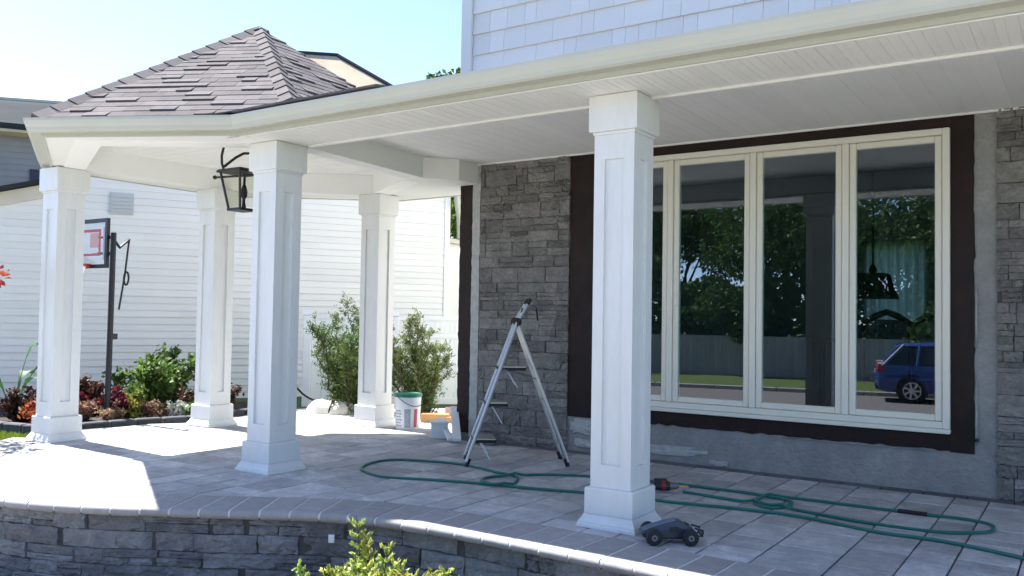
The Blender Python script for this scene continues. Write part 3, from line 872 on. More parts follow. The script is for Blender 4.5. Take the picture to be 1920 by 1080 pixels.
shingle_face(ROOFP[0], ROOFP[1], APEX, gr, seed=31, outline=[ROOFP[0], EP, R1, APEX])
shingle_face(ROOFP[1], ROOFP[2], APEX, gr, seed=32, outline=[R1, R2, APEX])
shingle_face(ROOFP[5], ROOFP[0], APEX, gr, seed=33, tab=(.22, .42))
for a in (ROOFP[0], R1, ROOFP[5]):
    d = (APEX-a); L_ = d.length; d.normalize(); s_ = d.cross(Vector((0, 0, 1))).normalized(); u_ = s_.cross(d)
    t = 0.0; k = 0
    while t < L_-.03:
        l = min(.20, L_-t); wd = .115 if a is not R1 else .085
        mb = MB(); h0, h1 = .030, .017
        for tt, hh in ((t, h0), (min(L_, t+l*1.05), h1)):
            o_ = a+d*tt
            mb.v += [tuple(o_-s_*wd-u_*(wd*.50-hh-.004)), tuple(o_+u_*(hh+.012)), tuple(o_+s_*wd-u_*(wd*.50-hh-.004)), tuple(o_+s_*wd-u_*(wd*.50+.004)), tuple(o_-u_*.01), tuple(o_-s_*wd-u_*(wd*.50+.004))]
        mb.f = [(0, 1, 7, 6), (1, 2, 8, 7), (2, 3, 9, 8), (3, 4, 10, 9), (4, 5, 11, 10), (5, 0, 6, 11), (5, 4, 3, 2, 1, 0), (6, 7, 8, 9, 10, 11)]
        mb.build('ridge_cap', M_roof, gr); t += .165; k += 1
# low roof of the porch
pr = MB(); pts = [(-5.60, 4.36, 2.795), (3.0, 4.36, 2.795), (3.0, YW+.03, 3.38), (-5.60, YW+.03, 3.38)]
pr.v = pts+[(a, b, c+.02) for a, b, c in pts]; pr.f = [(3, 2, 1, 0), (4, 5, 6, 7), (0, 1, 5, 4), (1, 2, 6, 5), (2, 3, 7, 6), (3, 0, 4, 7)]
pr.build('porch_roof', M_roof, porch)
rnd = random.Random(9)
x = -5.58
while x < -4.3:
    w = rnd.uniform(.2, .34)
    mb = MB(); mb.v = [(x+.002, 4.315, 2.853), (x+w-.002, 4.315, 2.853), (x+w-.002, 4.47, 2.88), (x+.002, 4.47, 2.88), (x+.002, 4.315, 2.868), (x+w-.002, 4.315, 2.868), (x+w-.002, 4.47, 2.890), (x+.002, 4.47, 2.890)]
    mb.f = [(3, 2, 1, 0), (4, 5, 6, 7), (0, 1, 5, 4), (1, 2, 6, 5), (2, 3, 7, 6), (3, 0, 4, 7)]
    mb.build('roof_shingle', M_roof, porch); x += w

# ================================================================== NEIGHBOURING HOUSES AND FENCE
M_nsid = mat('neighbour_white_vinyl', (0.74, 0.735, 0.705), 0.5, var=0.035, noise=((0.7, 0.35), (5, 0.2)), col2=(0.66, 0.655, 0.63))
M_cream = mat('cream_trim', (0.60, 0.56, 0.47), 0.6, noise=(2, 0.3))
M_greysid = mat('grey_siding', (0.21, 0.21, 0.225), 0.6, var=0.05, noise=(1.5, 0.3))
M_slate = mat('slate_roof', (0.034, 0.042, 0.050), 0.95, spec=0.08, var=0.1, noise=((1.5, 0.5), (40, 0.4)), streak=(1, 1, 5))
M_shutter = mat('navy_shutter', (0.012, 0.016, 0.04), 0.5)
M_tan = mat('tan_roof', (0.36, 0.29, 0.20), 0.9, var=0.06, noise=((1.2, 0.6), (50, 0.4)), col2=(0.50, 0.43, 0.33))
M_fence = mat('white_fence_vinyl', (0.74, 0.77, 0.80), 0.45, var=0.03)

DW = Vector((.5, .8660254, 0)); NW = Vector((.8660254, -.5, 0))
def plane_boards(parent, P0, prof, z0, z1, expo, m, name='siding_board', lean=.017):
    """lap boards across a wall; prof(z) gives the span of the wall at a height"""
    z = z0
    while z < z1-.01:
        a, b = prof(z+expo*.5)
        if b-a > .1:
            cuts = [a]
            while b-cuts[-1] > 4.4: cuts.append(cuts[-1]+random.uniform(2.0, 3.7))
            cuts.append(b)
            for c0, c1 in zip(cuts[:-1], cuts[1:]):
                mb = MB(); nn_ = 4; jz = random.uniform(-.002, .002); jl = random.uniform(-.002, .003)
                for k in range(nn_+1):
                    P = P0+DW*(c0+(c1-c0)*k/nn_-(.0 if k else .012))+NW*random.uniform(-.002, .002); zz_ = z+jz+random.uniform(-.0012, .0012)
                    mb.v += [tuple(v) for v in (P+NW*(lean+jl)+Vector((0, 0, zz_)), P+NW*(.002+jl*.5)+Vector((0, 0, zz_+expo*1.03)), P-NW*.02+Vector((0, 0, zz_+expo*1.03)), P-NW*.02+Vector((0, 0, zz_)))]
                for k in range(nn_): mb.f += [(4*k+j_, 4*k+4+j_, 4*k+4+(j_+1) % 4, 4*k+(j_+1) % 4) for j_ in range(4)]
                mb.f += [(0, 1, 2, 3), (4*nn_+3, 4*nn_+2, 4*nn_+1, 4*nn_)]
                mb.build(name, m, parent)
        z += expo

PW = Vector((-12.04, 8.08, 0))
wh = thing('neighbour_house', (-11.0, 9.9, -.09), 'white neighbour house wall of horizontal vinyl siding behind the gazebo', 'house')
def wprof(z):
    # gable slope at the far end, upright corner at the near end
    a = -5.5 if z < 1.9 else -5.5+(z-1.9)/(3.02-1.9)*4.0
    if z > 3.02: a = -1.5+(z-3.02)*.9
    return a, 4.80
plane_boards(wh, PW, wprof, -.1, 4.4, .108, M_nsid)
def slab(parent, name, m, a, z0, b, z1, th, d0, d1):
    """board in the wall plane from (a,z0) to (b,z1), th high, from d0 to d1 in front of it"""
    mb = MB(); q = []
    for s, z in ((a, z0), (b, z1)):
        for d, dz in ((d0, 0), (d1, 0), (d1, th), (d0, th)):
            q.append(PW+DW*s+NW*d+Vector((0, 0, z+dz)))
    mb.v = [tuple(v) for v in q]; mb.f = [(0, 1, 2, 3), (7, 6, 5, 4), (0, 4, 5, 1), (1, 5, 6, 2), (2, 6, 7, 3), (3, 7, 4, 0)]
    return mb.build(name, m, parent)
slab(wh, 'rake_board', M_cream, -5.9, 1.72, -1.4, 3.00, .20, -.02, .05)
slab(wh, 'roof', M_slate, -5.95, 1.93, -1.4, 3.21, .05, -2.5, .25)
slab(wh, 'rake_board', M_cream, -1.4, 3.00, 0.0, 4.45, .22, -.02, .05)
slab(wh, 'corner_board', M_nsid, 4.72, -.1, 4.722+.10, -.1, 4.6, -.06, .03)
slab(wh, 'eave_board', M_cream, 0.5, 4.35, 5.1, 4.35, .2, -.4, .3)
# return wall of the house and low wing
mb = MB(); A = PW+DW*4.79; 
mb.v = [tuple(A+Vector((0, 0, -.1))), tuple(A-NW*6+Vector((0, 0, -.1))), tuple(A-NW*6+Vector((0, 0, 4.4))), tuple(A+Vector((0, 0, 4.4)))]
mb.v += [tuple(Vector(v)-DW*.1) for v in mb.v]; mb.f = [(0, 1, 2, 3), (7, 6, 5, 4), (0, 4, 5, 1), (1, 5, 6, 2), (2, 6, 7, 3), (3, 7, 4, 0)]
mb.build('return_wall', M_nsid, wh)
slab(wh, 'low_wing', M_nsid, 4.83, -.1, 6.4, -.1, 2.72, -1.6, -.15)
slab(wh, 'wing_cap', M_cream, 4.83, 2.625, 6.5, 2.45, .08, -1.7, -.05)
# downspout with an elbow
A = PW+DW*4.86
MB().tube([A+NW*.25+Vector((0, 0, 3.95)), A+NW*.25+Vector((0, 0, 3.55)), A+NW*.2+DW*.02+Vector((0, 0, 3.35)), A+NW*.02+DW*.14+Vector((0, 0, 3.1)), A+NW*-.03+DW*.18+Vector((0, 0, 2.85)), A-NW*.03+DW*.18+Vector((0, 0, 2.7))], .055, 8).build('downspout', M_gutter, wh, smooth=True)
# louvred vent on the wall
vt = PW+DW*-.58
slab(wh, 'vent', M_greysid if False else mat('vent_grey', (0.47, 0.49, 0.49), 0.6), -.75, 2.76, -.42, 2.76, .33, .0, .04)
for k in range(5): slab(wh, 'vent_slat', MATS['vent_grey'], -.73, 2.79+k*.058, -.44, 2.79+k*.058, .035, .041, .055)

# grey house farther off
gh = thing('grey_house', (-20.2, 8.8, -.1), 'dark grey sided house with navy shutters beyond the white wall', 'house')
PG = Vector((-19.9, 9.4, 0))
PWs = PW; 
plane_boards(gh, PG, lambda z: (-6, .86), -.1, 5.15, .135, M_greysid)
PW = PG
slab(gh, 'back_mass', M_greysid, -6, -.1, .84, -.1, 5.2, -7, -.03)
slab(gh, 'window_frame', M_nsid, .74, 3.2, .84, 3.2, 1.25, .0, .06)
slab(gh, 'shutter', M_shutter, .52, 3.2, .70, 3.2, 1.2, .015, .07)
slab(gh, 'eave_soffit', M_tan, -6.3, 5.12, 1.2, 5.12, .06, -.03, .5)
slab(gh, 'fascia', M_slate, -6.3, 5.18, 1.2, 5.18, .12, -.03, .52)
mb = MB(); q = []
for s in (-6.4, 1.3, 1.3):
    pass
def gp(s, d, z): return tuple(PG+DW*s+NW*d+Vector((0, 0, z)))
mb.v = [gp(-6.4, .55, 5.30), gp(1.3, .55, 5.30), gp(2.6, -3.6, 6.78), gp(-6.4, -3.6, 6.40), gp(-6.4, .55, 5.22), gp(1.3, .55, 5.22), gp(2.6, -3.6, 6.70), gp(-6.4, -3.6, 6.32)]
mb.f = [(0, 1, 2, 3), (7, 6, 5, 4), (0, 4, 5, 1), (1, 5, 6, 2), (2, 6, 7, 3), (3, 7, 4, 0)]
mb.build('roof', M_slate, gh)
mb = MB(); mb.tube([gp(-6.4, -3.6, 6.42), gp(2.6, -3.6, 6.80)], .07, 6); mb.build('ridge_cap', M_gutter, gh)
PW = PWs

# tan roofed house peeping over the gazebo
th_ = thing('tan_roof_house', (-18.0, 18.0, -.1), 'house with a tan roof showing only its peak over the gazebo shingles', 'house')
PT = Vector((-17.22, 16.77, 0)); TU = Vector((.702, .712, 0)); TN = Vector((.712, -.702, 0))
def tp_(s, d, z): return tuple(PT+TU*s+TN*d+Vector((0, 0, z)))
mb = MB(); mb.v = [tp_(-2.4, 0, 8.40), tp_(0, 0, 8.40), tp_(2.6, 1.8, 6.55), tp_(-2.4, 3.4, 5.6), tp_(-2.4, 0, 8.28), tp_(0, 0, 8.28), tp_(2.6, 1.8, 6.43), tp_(-2.4, 3.4, 5.48)]
mb.f = [(0, 1, 2, 3), (7, 6, 5, 4), (0, 4, 5, 1), (1, 5, 6, 2), (2, 6, 7, 3), (3, 7, 4, 0)]; mb.build('roof', M_tan, th_)
mb = MB(); mb.tube([tp_(-2.4, 0, 8.40), tp_(0, 0, 8.42)], .06, 6); mb.tube([tp_(0, 0, 8.42), tp_(2.65, 1.8, 6.55)], .06, 6); mb.build('rake_trim', M_slate, th_)
mb = MB(); mb.prism([tp_(-2.2, 2.4, 0)[:2], tp_(1.6, 1.0, 0)[:2], tp_(2.0, -3, 0)[:2], tp_(-2.2, -3, 0)[:2]], -.1, 6.2); mb.build('wall', M_cream, th_)
mb = MB(); mb.v = [tp_(-2.4, 0, 8.38), tp_(0, 0, 8.38), tp_(2.6, -4.5, 6.0), tp_(-2.4, -4.5, 6.0), tp_(-2.4, 0, 8.3), tp_(0, 0, 8.3), tp_(2.6, -4.5, 5.9), tp_(-2.4, -4.5, 5.9)]
mb.f = [(0, 1, 2, 3), (7, 6, 5, 4), (0, 4, 5, 1), (1, 5, 6, 2), (2, 6, 7, 3), (3, 7, 4, 0)]; mb.build('roof', M_tan, th_)

# white vinyl fence between the yards
fe = thing('fence', (-8.9, 9.75, -.09), 'white vinyl plank fence behind the evergreen shrubs', 'fence')
FA, FB = Vector((-9.70, 8.98, 0)), Vector((-7.75, 10.66, 0))
fd = (FB-FA).normalized(); fnrm = Vector((fd.y, -fd.x, 0)); FL_ = (FB-FA).length; fa = math.atan2(fd.y, fd.x)
rotf = Matrix.Rotation(fa, 3, 'Z')
pm = MB(); pm.box((0, 0, .68), (.12, .12, 1.36)); pme = pm.mesh('post', M_fence, bevel=.006)
cm = MB(); cm.lathe([(.105, 0), (.105, .02), (.075, .05), (.0, .085)], n=4, ang=math.pi/4); cme2 = cm.mesh('post_cap', M_fence)
for k in range(3):
    P = FA+fd*(FL_*k/2)
    po = inst('post', pme, fe, (P.x, P.y, -.09), (0, 0, fa))
    c2 = bpy.data.objects.new('post_cap', cme2); COL.objects.link(c2); c2.parent = po; c2.location = (0, 0, 1.361); OFF[c2.name] = Vector((P.x, P.y, 1.27))
bmx = MB(); bmx.box((0, 0, .5), (.148, .022, 1.0)); plank = bmx.mesh('plank', M_fence, bevel=.004)
pk = MB(); pk.box((0, 0, .11), (.05, .02, .22)); picket = pk.mesh('picket', M_fence)
s = .14
while s < FL_-.1:
    if abs(s-FL_/2) > .1:
        P = FA+fd*s; pk_ = inst('plank', plank, fe, (P.x, P.y, -.02), (0, 0, fa))
        if s < FL_/2: pk_.scale = (1, 1, 1.26)
        for e in ((-.038, .038) if s > FL_/2 else ()):
            Q = P+fd*e; inst('picket', picket, fe, (Q.x, Q.y, 1.03), (0, 0, fa))
    s += .152
for z, hh in ((.0, .09), (.58, .05), (.985, .07), (1.25, .06)):
    M_ = (FA+FB)/2
    MB().box((M_.x, M_.y, z), (FL_-.1, .05, hh), rotf).build('rail', M_fence, fe)

# ================================================================== PLANTS
def branch_tube(mb, p0, p1, r0, r1, wob=.03, n=5, seg=5):
    pts = []
    for k in range(seg+1):
        t = k/seg; q = Vector(p0).lerp(Vector(p1), t)
        if 0 < k < seg: q += Vector(rng.normal(size=3))*wob
        pts.append(q)
    mb.tube(pts, [r0+(r1-r0)*k/seg for k in range(seg+1)], n, cap=False)
    return pts

def tree(name, base, h, crown_r, crown_c, m_leaf, m_bark, label, n=6000, leaf=.16, trunk_r=.16, clumps=26, group=None, cat='tree', squash=.8, fork=True):
    t = thing(name, base, label, cat, group)
    b = Vector(base); cc = Vector(crown_c)
    mb = MB()
    fork_p = b+(cc-b)*.45
    branch_tube(mb, b, fork_p, trunk_r, trunk_r*.7, .04*h/5, 8, 6)
    C_, D_ = [], []
    for k in range(clumps):
        d = rng.normal(size=3); d /= np.linalg.norm(d); d[2] = abs(d[2])*1.0-.25
        rr_ = rng.uniform(.45, 1.0)
        q = np.array(cc)+d*np.array([crown_r, crown_r, crown_r*squash])*rr_
        if k < 12: branch_tube(mb, fork_p, q, trunk_r*.4, trunk_r*.08, .06*h/5, 5, 5)
        m_ = n//clumps; rad = crown_r*rng.uniform(.28, .48)
        v = rng.normal(size=(m_, 3)); v /= np.linalg.norm(v, axis=1, keepdims=True)
        rad_ = rad*rng.uniform(.35, 1.0, size=(m_, 1))**.6
        C_.append(q+v*rad_*np.array([1, 1, .7])); D_.append(v+rng.normal(size=(m_, 3))*.8+np.array([0, 0, -.25]))
    mb.build('trunk', m_bark, t, smooth=True)
    C_ = np.concatenate(C_); D_ = np.concatenate(D_)
    add_mesh('crown', leaves_mesh('crown', C_, D_, rng.uniform(.7, 1.3, len(C_))*leaf, rng.uniform(.45, .7, len(C_))*leaf, m_leaf), t)
    return t

def shrub(name, base, stems, height, spread, m_leaf, label, n_side=7, leaf=(.05, .012), cat='shrub', up=.75, group=None, lean=(0, 0), m_bark=None, density=22, taper=1.0, trunk=True, part='foliage', side_len=.45):
    """stems with side shoots and small leaves along every shoot"""
    t = thing(name, base, label, cat, group); mb = MB(); C_, D_ = [], []
    b = Vector(base)
    for s_ in range(stems):
        a = rng.uniform(0, 2*math.pi); k = math.sqrt(rng.uniform(0.0, 1))
        tip = b+Vector((math.cos(a)*spread*k+lean[0], math.sin(a)*spread*k+lean[1], height*rng.uniform(.62, 1.0)*(1-.35*k*taper)))
        root = b+Vector((math.cos(a)*spread*.12*k, math.sin(a)*spread*.12*k, 0))
        pts = branch_tube(mb, root, tip, .010*height+.002, .002, .03*height, 5, 6)
        for q in range(1, len(pts)):
            for w_ in range(n_side):
                p = pts[q-1].lerp(pts[q], rng.uniform(0, 1))
                fr_ = 1-(q/len(pts))*.55
                d = Vector(rng.normal(size=3)); d.z = abs(d.z)*.6+up*.5; d.normalize()
                L_ = side_len*spread*rng.uniform(.5, 1.15)*fr_*1.2
                e = p+d*L_
                kk = density
                tt = rng.uniform(.05, 1.08, kk)[:, None]
                c = np.array(p)*(1-tt)+np.array(e)*tt + rng.normal(size=(kk, 3))*leaf[0]*.35
                C_.append(c); D_.append(np.array(d)+rng.normal(size=(kk, 3))*.75)
    mb.build('stem', m_bark or M_bark, t, smooth=True)
    C_ = np.concatenate(C_); D_ = np.concatenate(D_)
    keep = C_[:, 2] > base[2]+.01
    C_, D_ = C_[keep], D_[keep]
    add_mesh(part, leaves_mesh(part, C_, D_, rng.uniform(.7, 1.3, len(C_))*leaf[0], rng.uniform(.7, 1.2, len(C_))*leaf[1], m_leaf), t)
    return t

L_yew = leaf_mat('evergreen_needles', (0.085, 0.135, 0.035), .5, .03)
L_yew2 = leaf_mat('pale_evergreen_needles', (0.13, 0.17, 0.055), .5, .03)
L_bush = leaf_mat('laurel_leaves', (0.090, 0.155, 0.035), .5, .03)
L_lime = leaf_mat('golden_cypress_leaves', (0.42, 0.48, 0.12), .45, .035, .3)
L_oak = leaf_mat('street_tree_leaves', (0.055, 0.105, 0.028), .45, .03)
L_far = leaf_mat('far_tree_leaves', (0.060, 0.11, 0.022), .45, .03)
L_bright = leaf_mat('bright_green_tree_leaves', (0.13, 0.21, 0.03), .4, .03)  # brighter green base colour than the other trees
L_maple = leaf_mat('red_maple_leaves', (0.24, 0.055, 0.030), .4, .02)
L_hosta = leaf_mat('broad_green_leaf', (0.045, 0.13, 0.045), .25, .02, .25)
L_red = leaf_mat('red_coleus', (0.085, 0.012, 0.022), .5, .02)
L_orange = leaf_mat('orange_flowers', (0.30, 0.075, 0.03), .4, .03)
L_pink = leaf_mat('pale_pink_flowers', (0.30, 0.19, 0.13), .4, .03)
L_yel = leaf_mat('yellow_green_foliage', (0.26, 0.26, 0.05), .4, .03)
L_wht = leaf_mat('white_flowers', (0.65, 0.66, 0.58), .2, .02)
L_brz = leaf_mat('bronze_leaves', (0.065, 0.030, 0.022), .5, .03)

G0 = -.09
shrub('evergreen_shrub', (-8.12, 8.30, G0), 27, 1.95, .58, L_yew, 'dark feathery evergreen shrub growing between the lantern column and the bucket column', n_side=7, leaf=(.05, .013), density=26)
shrub('evergreen_shrub', (-7.22, 8.62, G0), 18, 1.75, .42, L_yew2, 'paler loose evergreen shrub standing just behind the white bucket', n_side=7, leaf=(.05, .013), density=24, up=.9)
shrub('laurel_bush', (-10.35, 6.95, G0), 16, .92, .62, L_bush, 'rounded broad leaved green bush in the flower bed against the white siding', n_side=6, leaf=(.085, .048), density=9, taper=.35, up=.5, cat='bush')
shrub('bronze_plant', (-9.35, 7.15, G0), 9, .62, .28, L_brz, 'bronze leaved plant seen just past the gazebo column by the bed', n_side=5, leaf=(.06, .03), density=10, cat='plant')
# bed plants
bed = [('coleus_plant', (-9.95, 5.30), L_orange, 'orange flowers at the lawn end of the flower bed', .30, .26),
       ('coleus_plant', (-10.10, 5.66), L_pink, 'pale pink flowers between the broad leaved plant and the gazebo column', .28, .28),
       ('coleus_plant', (-10.25, 5.62), L_red, 'dark red leafy plant against the siding by the bed corner', .36, .25),
       ('coleus_plant', (-9.80, 6.02), L_red, 'dark red coleus close to the hoop pole', .36, .20),
       ('coleus_plant', (-9.62, 5.82), L_pink, 'small pale flowers at the foot of the gazebo column', .24, .18),
       ('coleus_plant', (-9.78, 6.22), L_yel, 'yellow green plant just past the hoop pole', .36, .20),
       ('coleus_plant', (-9.70, 6.46), L_pink, 'low pink flowers in front of the rounded bush', .24, .20),
       ('coleus_plant', (-9.52, 6.70), L_wht, 'white flowers at the edge of the bed below the bush', .24, .16),
       ('coleus_plant', (-9.42, 6.86), L_bush, 'low green ground plant beside the white flowers', .22, .22)]
bed += [('bed_plant', (-10.35, 5.95), L_brz, 'bronze leafy plant against the siding behind the hoop pole', .50, .26),
        ('bed_plant', (-9.98, 6.35), L_bush, 'green leafy plant between the hoop pole and the rounded bush', .46, .24),
        ('bed_plant', (-10.55, 5.35), L_brz, 'bronze leafy plant behind the orange flowers', .46, .28),
        ('bed_plant', (-9.72, 7.05), L_brz, 'bronze leafy plant behind the white flowers', .40, .24)]
for nm, (x, y), lm, lab, h, sp in bed:
    shrub(nm, (x, y, G0), 9, h*random.uniform(1.0, 1.25), sp, lm, lab, n_side=4, leaf=random.choice(((.05, .03), (.075, .035), (.06, .045))), density=6, cat='flowers', taper=.5, group='flower bed plants', m_bark=M_bark)
# mulch bed and its dark stone edging
bedm = MB(); bedm.prism([(-9.25, 4.95), (-9.28, 5.6), (-9.15, 6.1), (-8.98, 6.65), (-9.05, 7.4), (-9.2, 8.1), (-10.6, 8.6), (-12.2, 7.4), (-13.4, 5.4), (-10.6, 4.7)], G0-.05, G0+.035)
bedm.build('flower_bed', M_soil, kind='structure')
M_edge = mat('charcoal_edging_block', (0.055, 0.06, 0.075), 0.8, var=.2, noise=(20, 0.5), bump=(60, .5, .006))
edg = thing('bed_edging', (-9.2, 6.0, G0), 'curved charcoal block edging round the flower bed', 'edging')
ep, et = smooth_path([(-10.7, 4.75), (-10.0, 4.83), (-9.42, 5.02), (-9.30, 5.5), (-9.22, 6.0), (-9.05, 6.55), (-9.12, 7.2), (-9.25, 7.9)], .30)
em = MB(); em.box((0, 0, .05), (.285, .12, .13)); eme = em.mesh('block', M_edge, bevel=.012)
for p, t in zip(ep, et): inst('block', eme, edg, (p.x, p.y, G0+.01), (0, 0, math.atan2(t.y, t.x)))
# broad leaved plant at the very edge
hp = thing('broad_leaf_plant', (-10.9, 5.35, G0), 'broad leaved green plant with arching leaves against the siding', 'plant')
for k, (az, ln, hh, wd) in enumerate(((.9, .62, .74, .17), (2.2, .5, .6, .15), (-.4, .55, .38, .14), (3.6, .55, .65, .16), (5.0, .4, .5, .13), (1.5, .42, .95, .12), (.35, .5, .55, .15))):
    mb = MB(); n_ = 8
    for i in range(n_+1):
        t = i/n_; r = ln*(t**1.1); z = hh*math.sin(min(1, t*1.25)*math.pi*.62)
        c = Vector((-10.9+math.cos(az)*r, 5.35+math.sin(az)*r, G0+.02+z)); sd = Vector((-math.sin(az), math.cos(az), 0))
        w = .012 if t < .35 else wd*.5*math.sin(min(1, (t-.33)/.67)*math.pi*.97+.05)
        for e in (-1, 0, 1): mb.v.append(tuple(c+sd*w*e+Vector((0, 0, -.02 if e == 0 else 0))))
    mb.f = [(3*i+j, 3*i+3+j, 3*i+4+j, 3*i+1+j) for i in range(n_) for j in range(2)]
    mb.build('leaf', L_hosta, hp, smooth=True, fix=False)
tree('young_maple', (-9.75, 3.62, -.2), 2.2, .62, (-9.62, 3.82, 1.62), L_maple, M_bark, 'young red leaved maple reaching in beside the gazebo', n=900, leaf=.085, trunk_r=.025, clumps=16)
# lawn blades along the strip
gx = rng.uniform(-11.5, -9.0, 9000); gy = rng.uniform(3.6, 4.95, 9000)
kp = [not inside((a, b), PATIO) for a, b in zip(gx, gy)]
gx, gy = gx[kp], gy[kp]
gz = np.array([ground_z(a, b) for a, b in zip(gx, gy)])
L_grass = leaf_mat('grass_blades', (0.17, 0.24, 0.035), .3, .02, .3)
add_mesh('grass', leaves_mesh('grass', np.stack([gx, gy, gz+.025], 1), np.stack([rng.normal(size=len(gx))*.4, rng.normal(size=len(gx))*.4, np.ones(len(gx))], 1), .07, .009, L_grass), label='short lawn grass beside the patio edge', kind='stuff')

# golden cypress in front of the retaining wall
gcx = thing('golden_cypress', (-3.02, 3.40, -.60), 'yellow green feathery cypress shrub in front of the stone retaining wall', 'shrub')
C_, D_, Ll, Ww = [], [], [], []; mb = MB()
base = Vector((-3.02, 3.40, -.60))
tips = []
for k in range(230):
    a = rng.uniform(0, 2*math.pi); rr_ = math.sqrt(rng.uniform(0, 1))
    # low mound, taller on the far side, with a few long shoots
    tip = base+Vector((math.cos(a)*.70*rr_, math.sin(a)*.42*rr_,   .28+.27*(1-rr_**2)+rng.uniform(-.06, .08)))
    tips.append(tip)
for s_ in ((-.36, .12, .78), (-.32, .14, .70), (-.28, .12, .66), (.30, .1, .62), (.52, .06, .60), (-.70, 0, .48), (-.1, .1, .68), (.66, -.05, .50)): tips.append(base+Vector(s_))
for tip in tips:
    hub = base+Vector((rng.uniform(-.07, .07)+(tip.x-base.x)*.35, rng.uniform(-.06, .06)+(tip.y-base.y)*.3, rng.uniform(.02, .16)))
    mb.tube([hub, hub.lerp(tip, .5)+Vector((0, 0, .02)), tip], [.006, .004, .0015], 4, cap=False)
    ax = (tip-hub); L_ = ax.length; ax.normalize(); sd = ax.cross(Vector(rng.normal(size=3))).normalized()
    for q in range(9):
        t = .25+.75*q/9
        for sgn in (-1, 1):
            p = hub.lerp(tip, t); dd = (ax*.75+sd*sgn*.7+Vector(rng.normal(size=3))*.15).normalized(); l = .095*(1.15-t*.65)
            mb.tube([p, p+dd*l], [.002, .001], 3, cap=False)
            for j in range(7):
                u = (j+.5)/7
                for e in (-1, 1):
                    C_.append(p+dd*l*u+Vector(rng.normal(size=3))*.004); D_.append(dd+ax*.2+Vector(rng.normal(size=3))*.55); Ll.append(rng.uniform(.024, .046)); Ww.append(rng.uniform(.011, .019))
mb.build('stem', M_bark, gcx)
add_mesh('foliage', leaves_mesh('foliage', [tuple(c) for c in C_], [tuple(d) for d in D_], Ll, Ww, L_lime), gcx)

tree('far_tree', (-19.3, 24.2, -.1), 10.2, 1.6, (-19.1, 24.4, 8.75), L_far, M_bark, 'tree top just showing between the gazebo peak and the siding corner', n=3600, leaf=.26, trunk_r=.25)
tree('yard_tree', (-11.6, 15.9, -.1), 4.9, 1.7, (-11.7, 15.9, 3.3), L_bright, M_bark, 'bright green tree showing in the gap beside the house corner', n=5000, leaf=.16, trunk_r=.14)

# ================================================================== THINGS ON AND AROUND THE PORCH
# gas lantern on the column
lan = thing('lantern', (-6.10, 4.86, 2.17), 'black iron gas lantern hung on the gazebo column', 'lantern')
lx, ly = -6.11, 4.86
mb = MB()
for sx in (-1, 1):
    for sy in (-1, 1):
        mb.tube([(lx+sx*.075, ly+sy*.075, 2.185), (lx+sx*.128, ly+sy*.128, 2.50)], .011, 6)
mb.build('frame', M_iron, lan)
MB().box((lx, ly, 2.178), (.175, .175, .022)).build('bottom_plate', M_iron, lan, bevel=.003)
mb = MB(); mb.lathe([(.215, 2.495), (.215, 2.51), (.20, 2.522), (.15, 2.53)], (lx, ly, 0), 4, ang=math.pi/4); mb.build('top_plate', M_iron, lan)
for (dx, dy, w, d) in ((0, -.10, .17, .003), (0, .10, .17, .003), (-.10, 0, .003, .17), (.10, 0, .003, .17)):
    mb = MB(); s0, s1 = .066, .112
    if dx == 0:
        sg = 1 if dy > 0 else -1
        mb.v = [(lx-s0, ly+sg*.070, 2.20), (lx+s0, ly+sg*.070, 2.20), (lx+s1, ly+sg*.121, 2.485), (lx-s1, ly+sg*.121, 2.485)]
    else:
        sg = 1 if dx > 0 else -1
        mb.v = [(lx+sg*.070, ly-s0, 2.20), (lx+sg*.070, ly+s0, 2.20), (lx+sg*.121, ly+s1, 2.485), (lx+sg*.121, ly-s1, 2.485)]
    mb.v += [(a*1, b, c+.0) for a, b, c in [(v[0]+(.003 if dx else 0), v[1]+(.003 if not dx else 0), v[2]) for v in mb.v]]
    mb.f = [(0, 1, 2, 3), (7, 6, 5, 4), (0, 4, 5, 1), (1, 5, 6, 2), (2, 6, 7, 3), (3, 7, 4, 0)]
    mb.build('glass_pane', M_lampglass, lan)
MB().tube([(-5.765, ly, 2.475), (lx, ly, 2.475), (lx-.34, ly-.02, 2.485)], .010, 6).build('arm', M_iron, lan)
MB().lathe([(.0, -.02), (.018, -.01), (.02, 0), (.018, .012), (0, .02)], (lx-.345, ly-.02, 2.485), 8).build('arm_knob', M_iron, lan, smooth=True)
MB().tube([(lx-.12, ly-.1, 2.52), (lx-.15, ly-.1, 2.58), (lx-.155, ly-.1, 2.65), (lx-.125, ly-.1, 2.74)], .011, 6).build('hook', M_iron, lan, smooth=True)
MB().tube([(lx-.12, ly-.1, 2.55), (lx-.03, ly-.05, 2.63), (lx+.01, ly, 2.67), (lx+.08, ly+.04, 2.672), (lx+.09, ly+.04, 2.62), (lx+.08, ly+.03, 2.53)], .012, 6).build('bail', M_iron, lan, smooth=True)
MB().lathe([(.022, 2.19), (.018, 2.21), (.012, 2.24), (.012, 2.27), (.026, 2.29), (.030, 2.33), (.022, 2.37), (.010, 2.40), (.006, 2.48)], (lx+.03, ly, 0), 10).build('burner', M_iron, lan, smooth=True)
MB().box((-5.762, ly, 2.40), (.012, .09, .30)).build('back_plate', M_iron, lan)

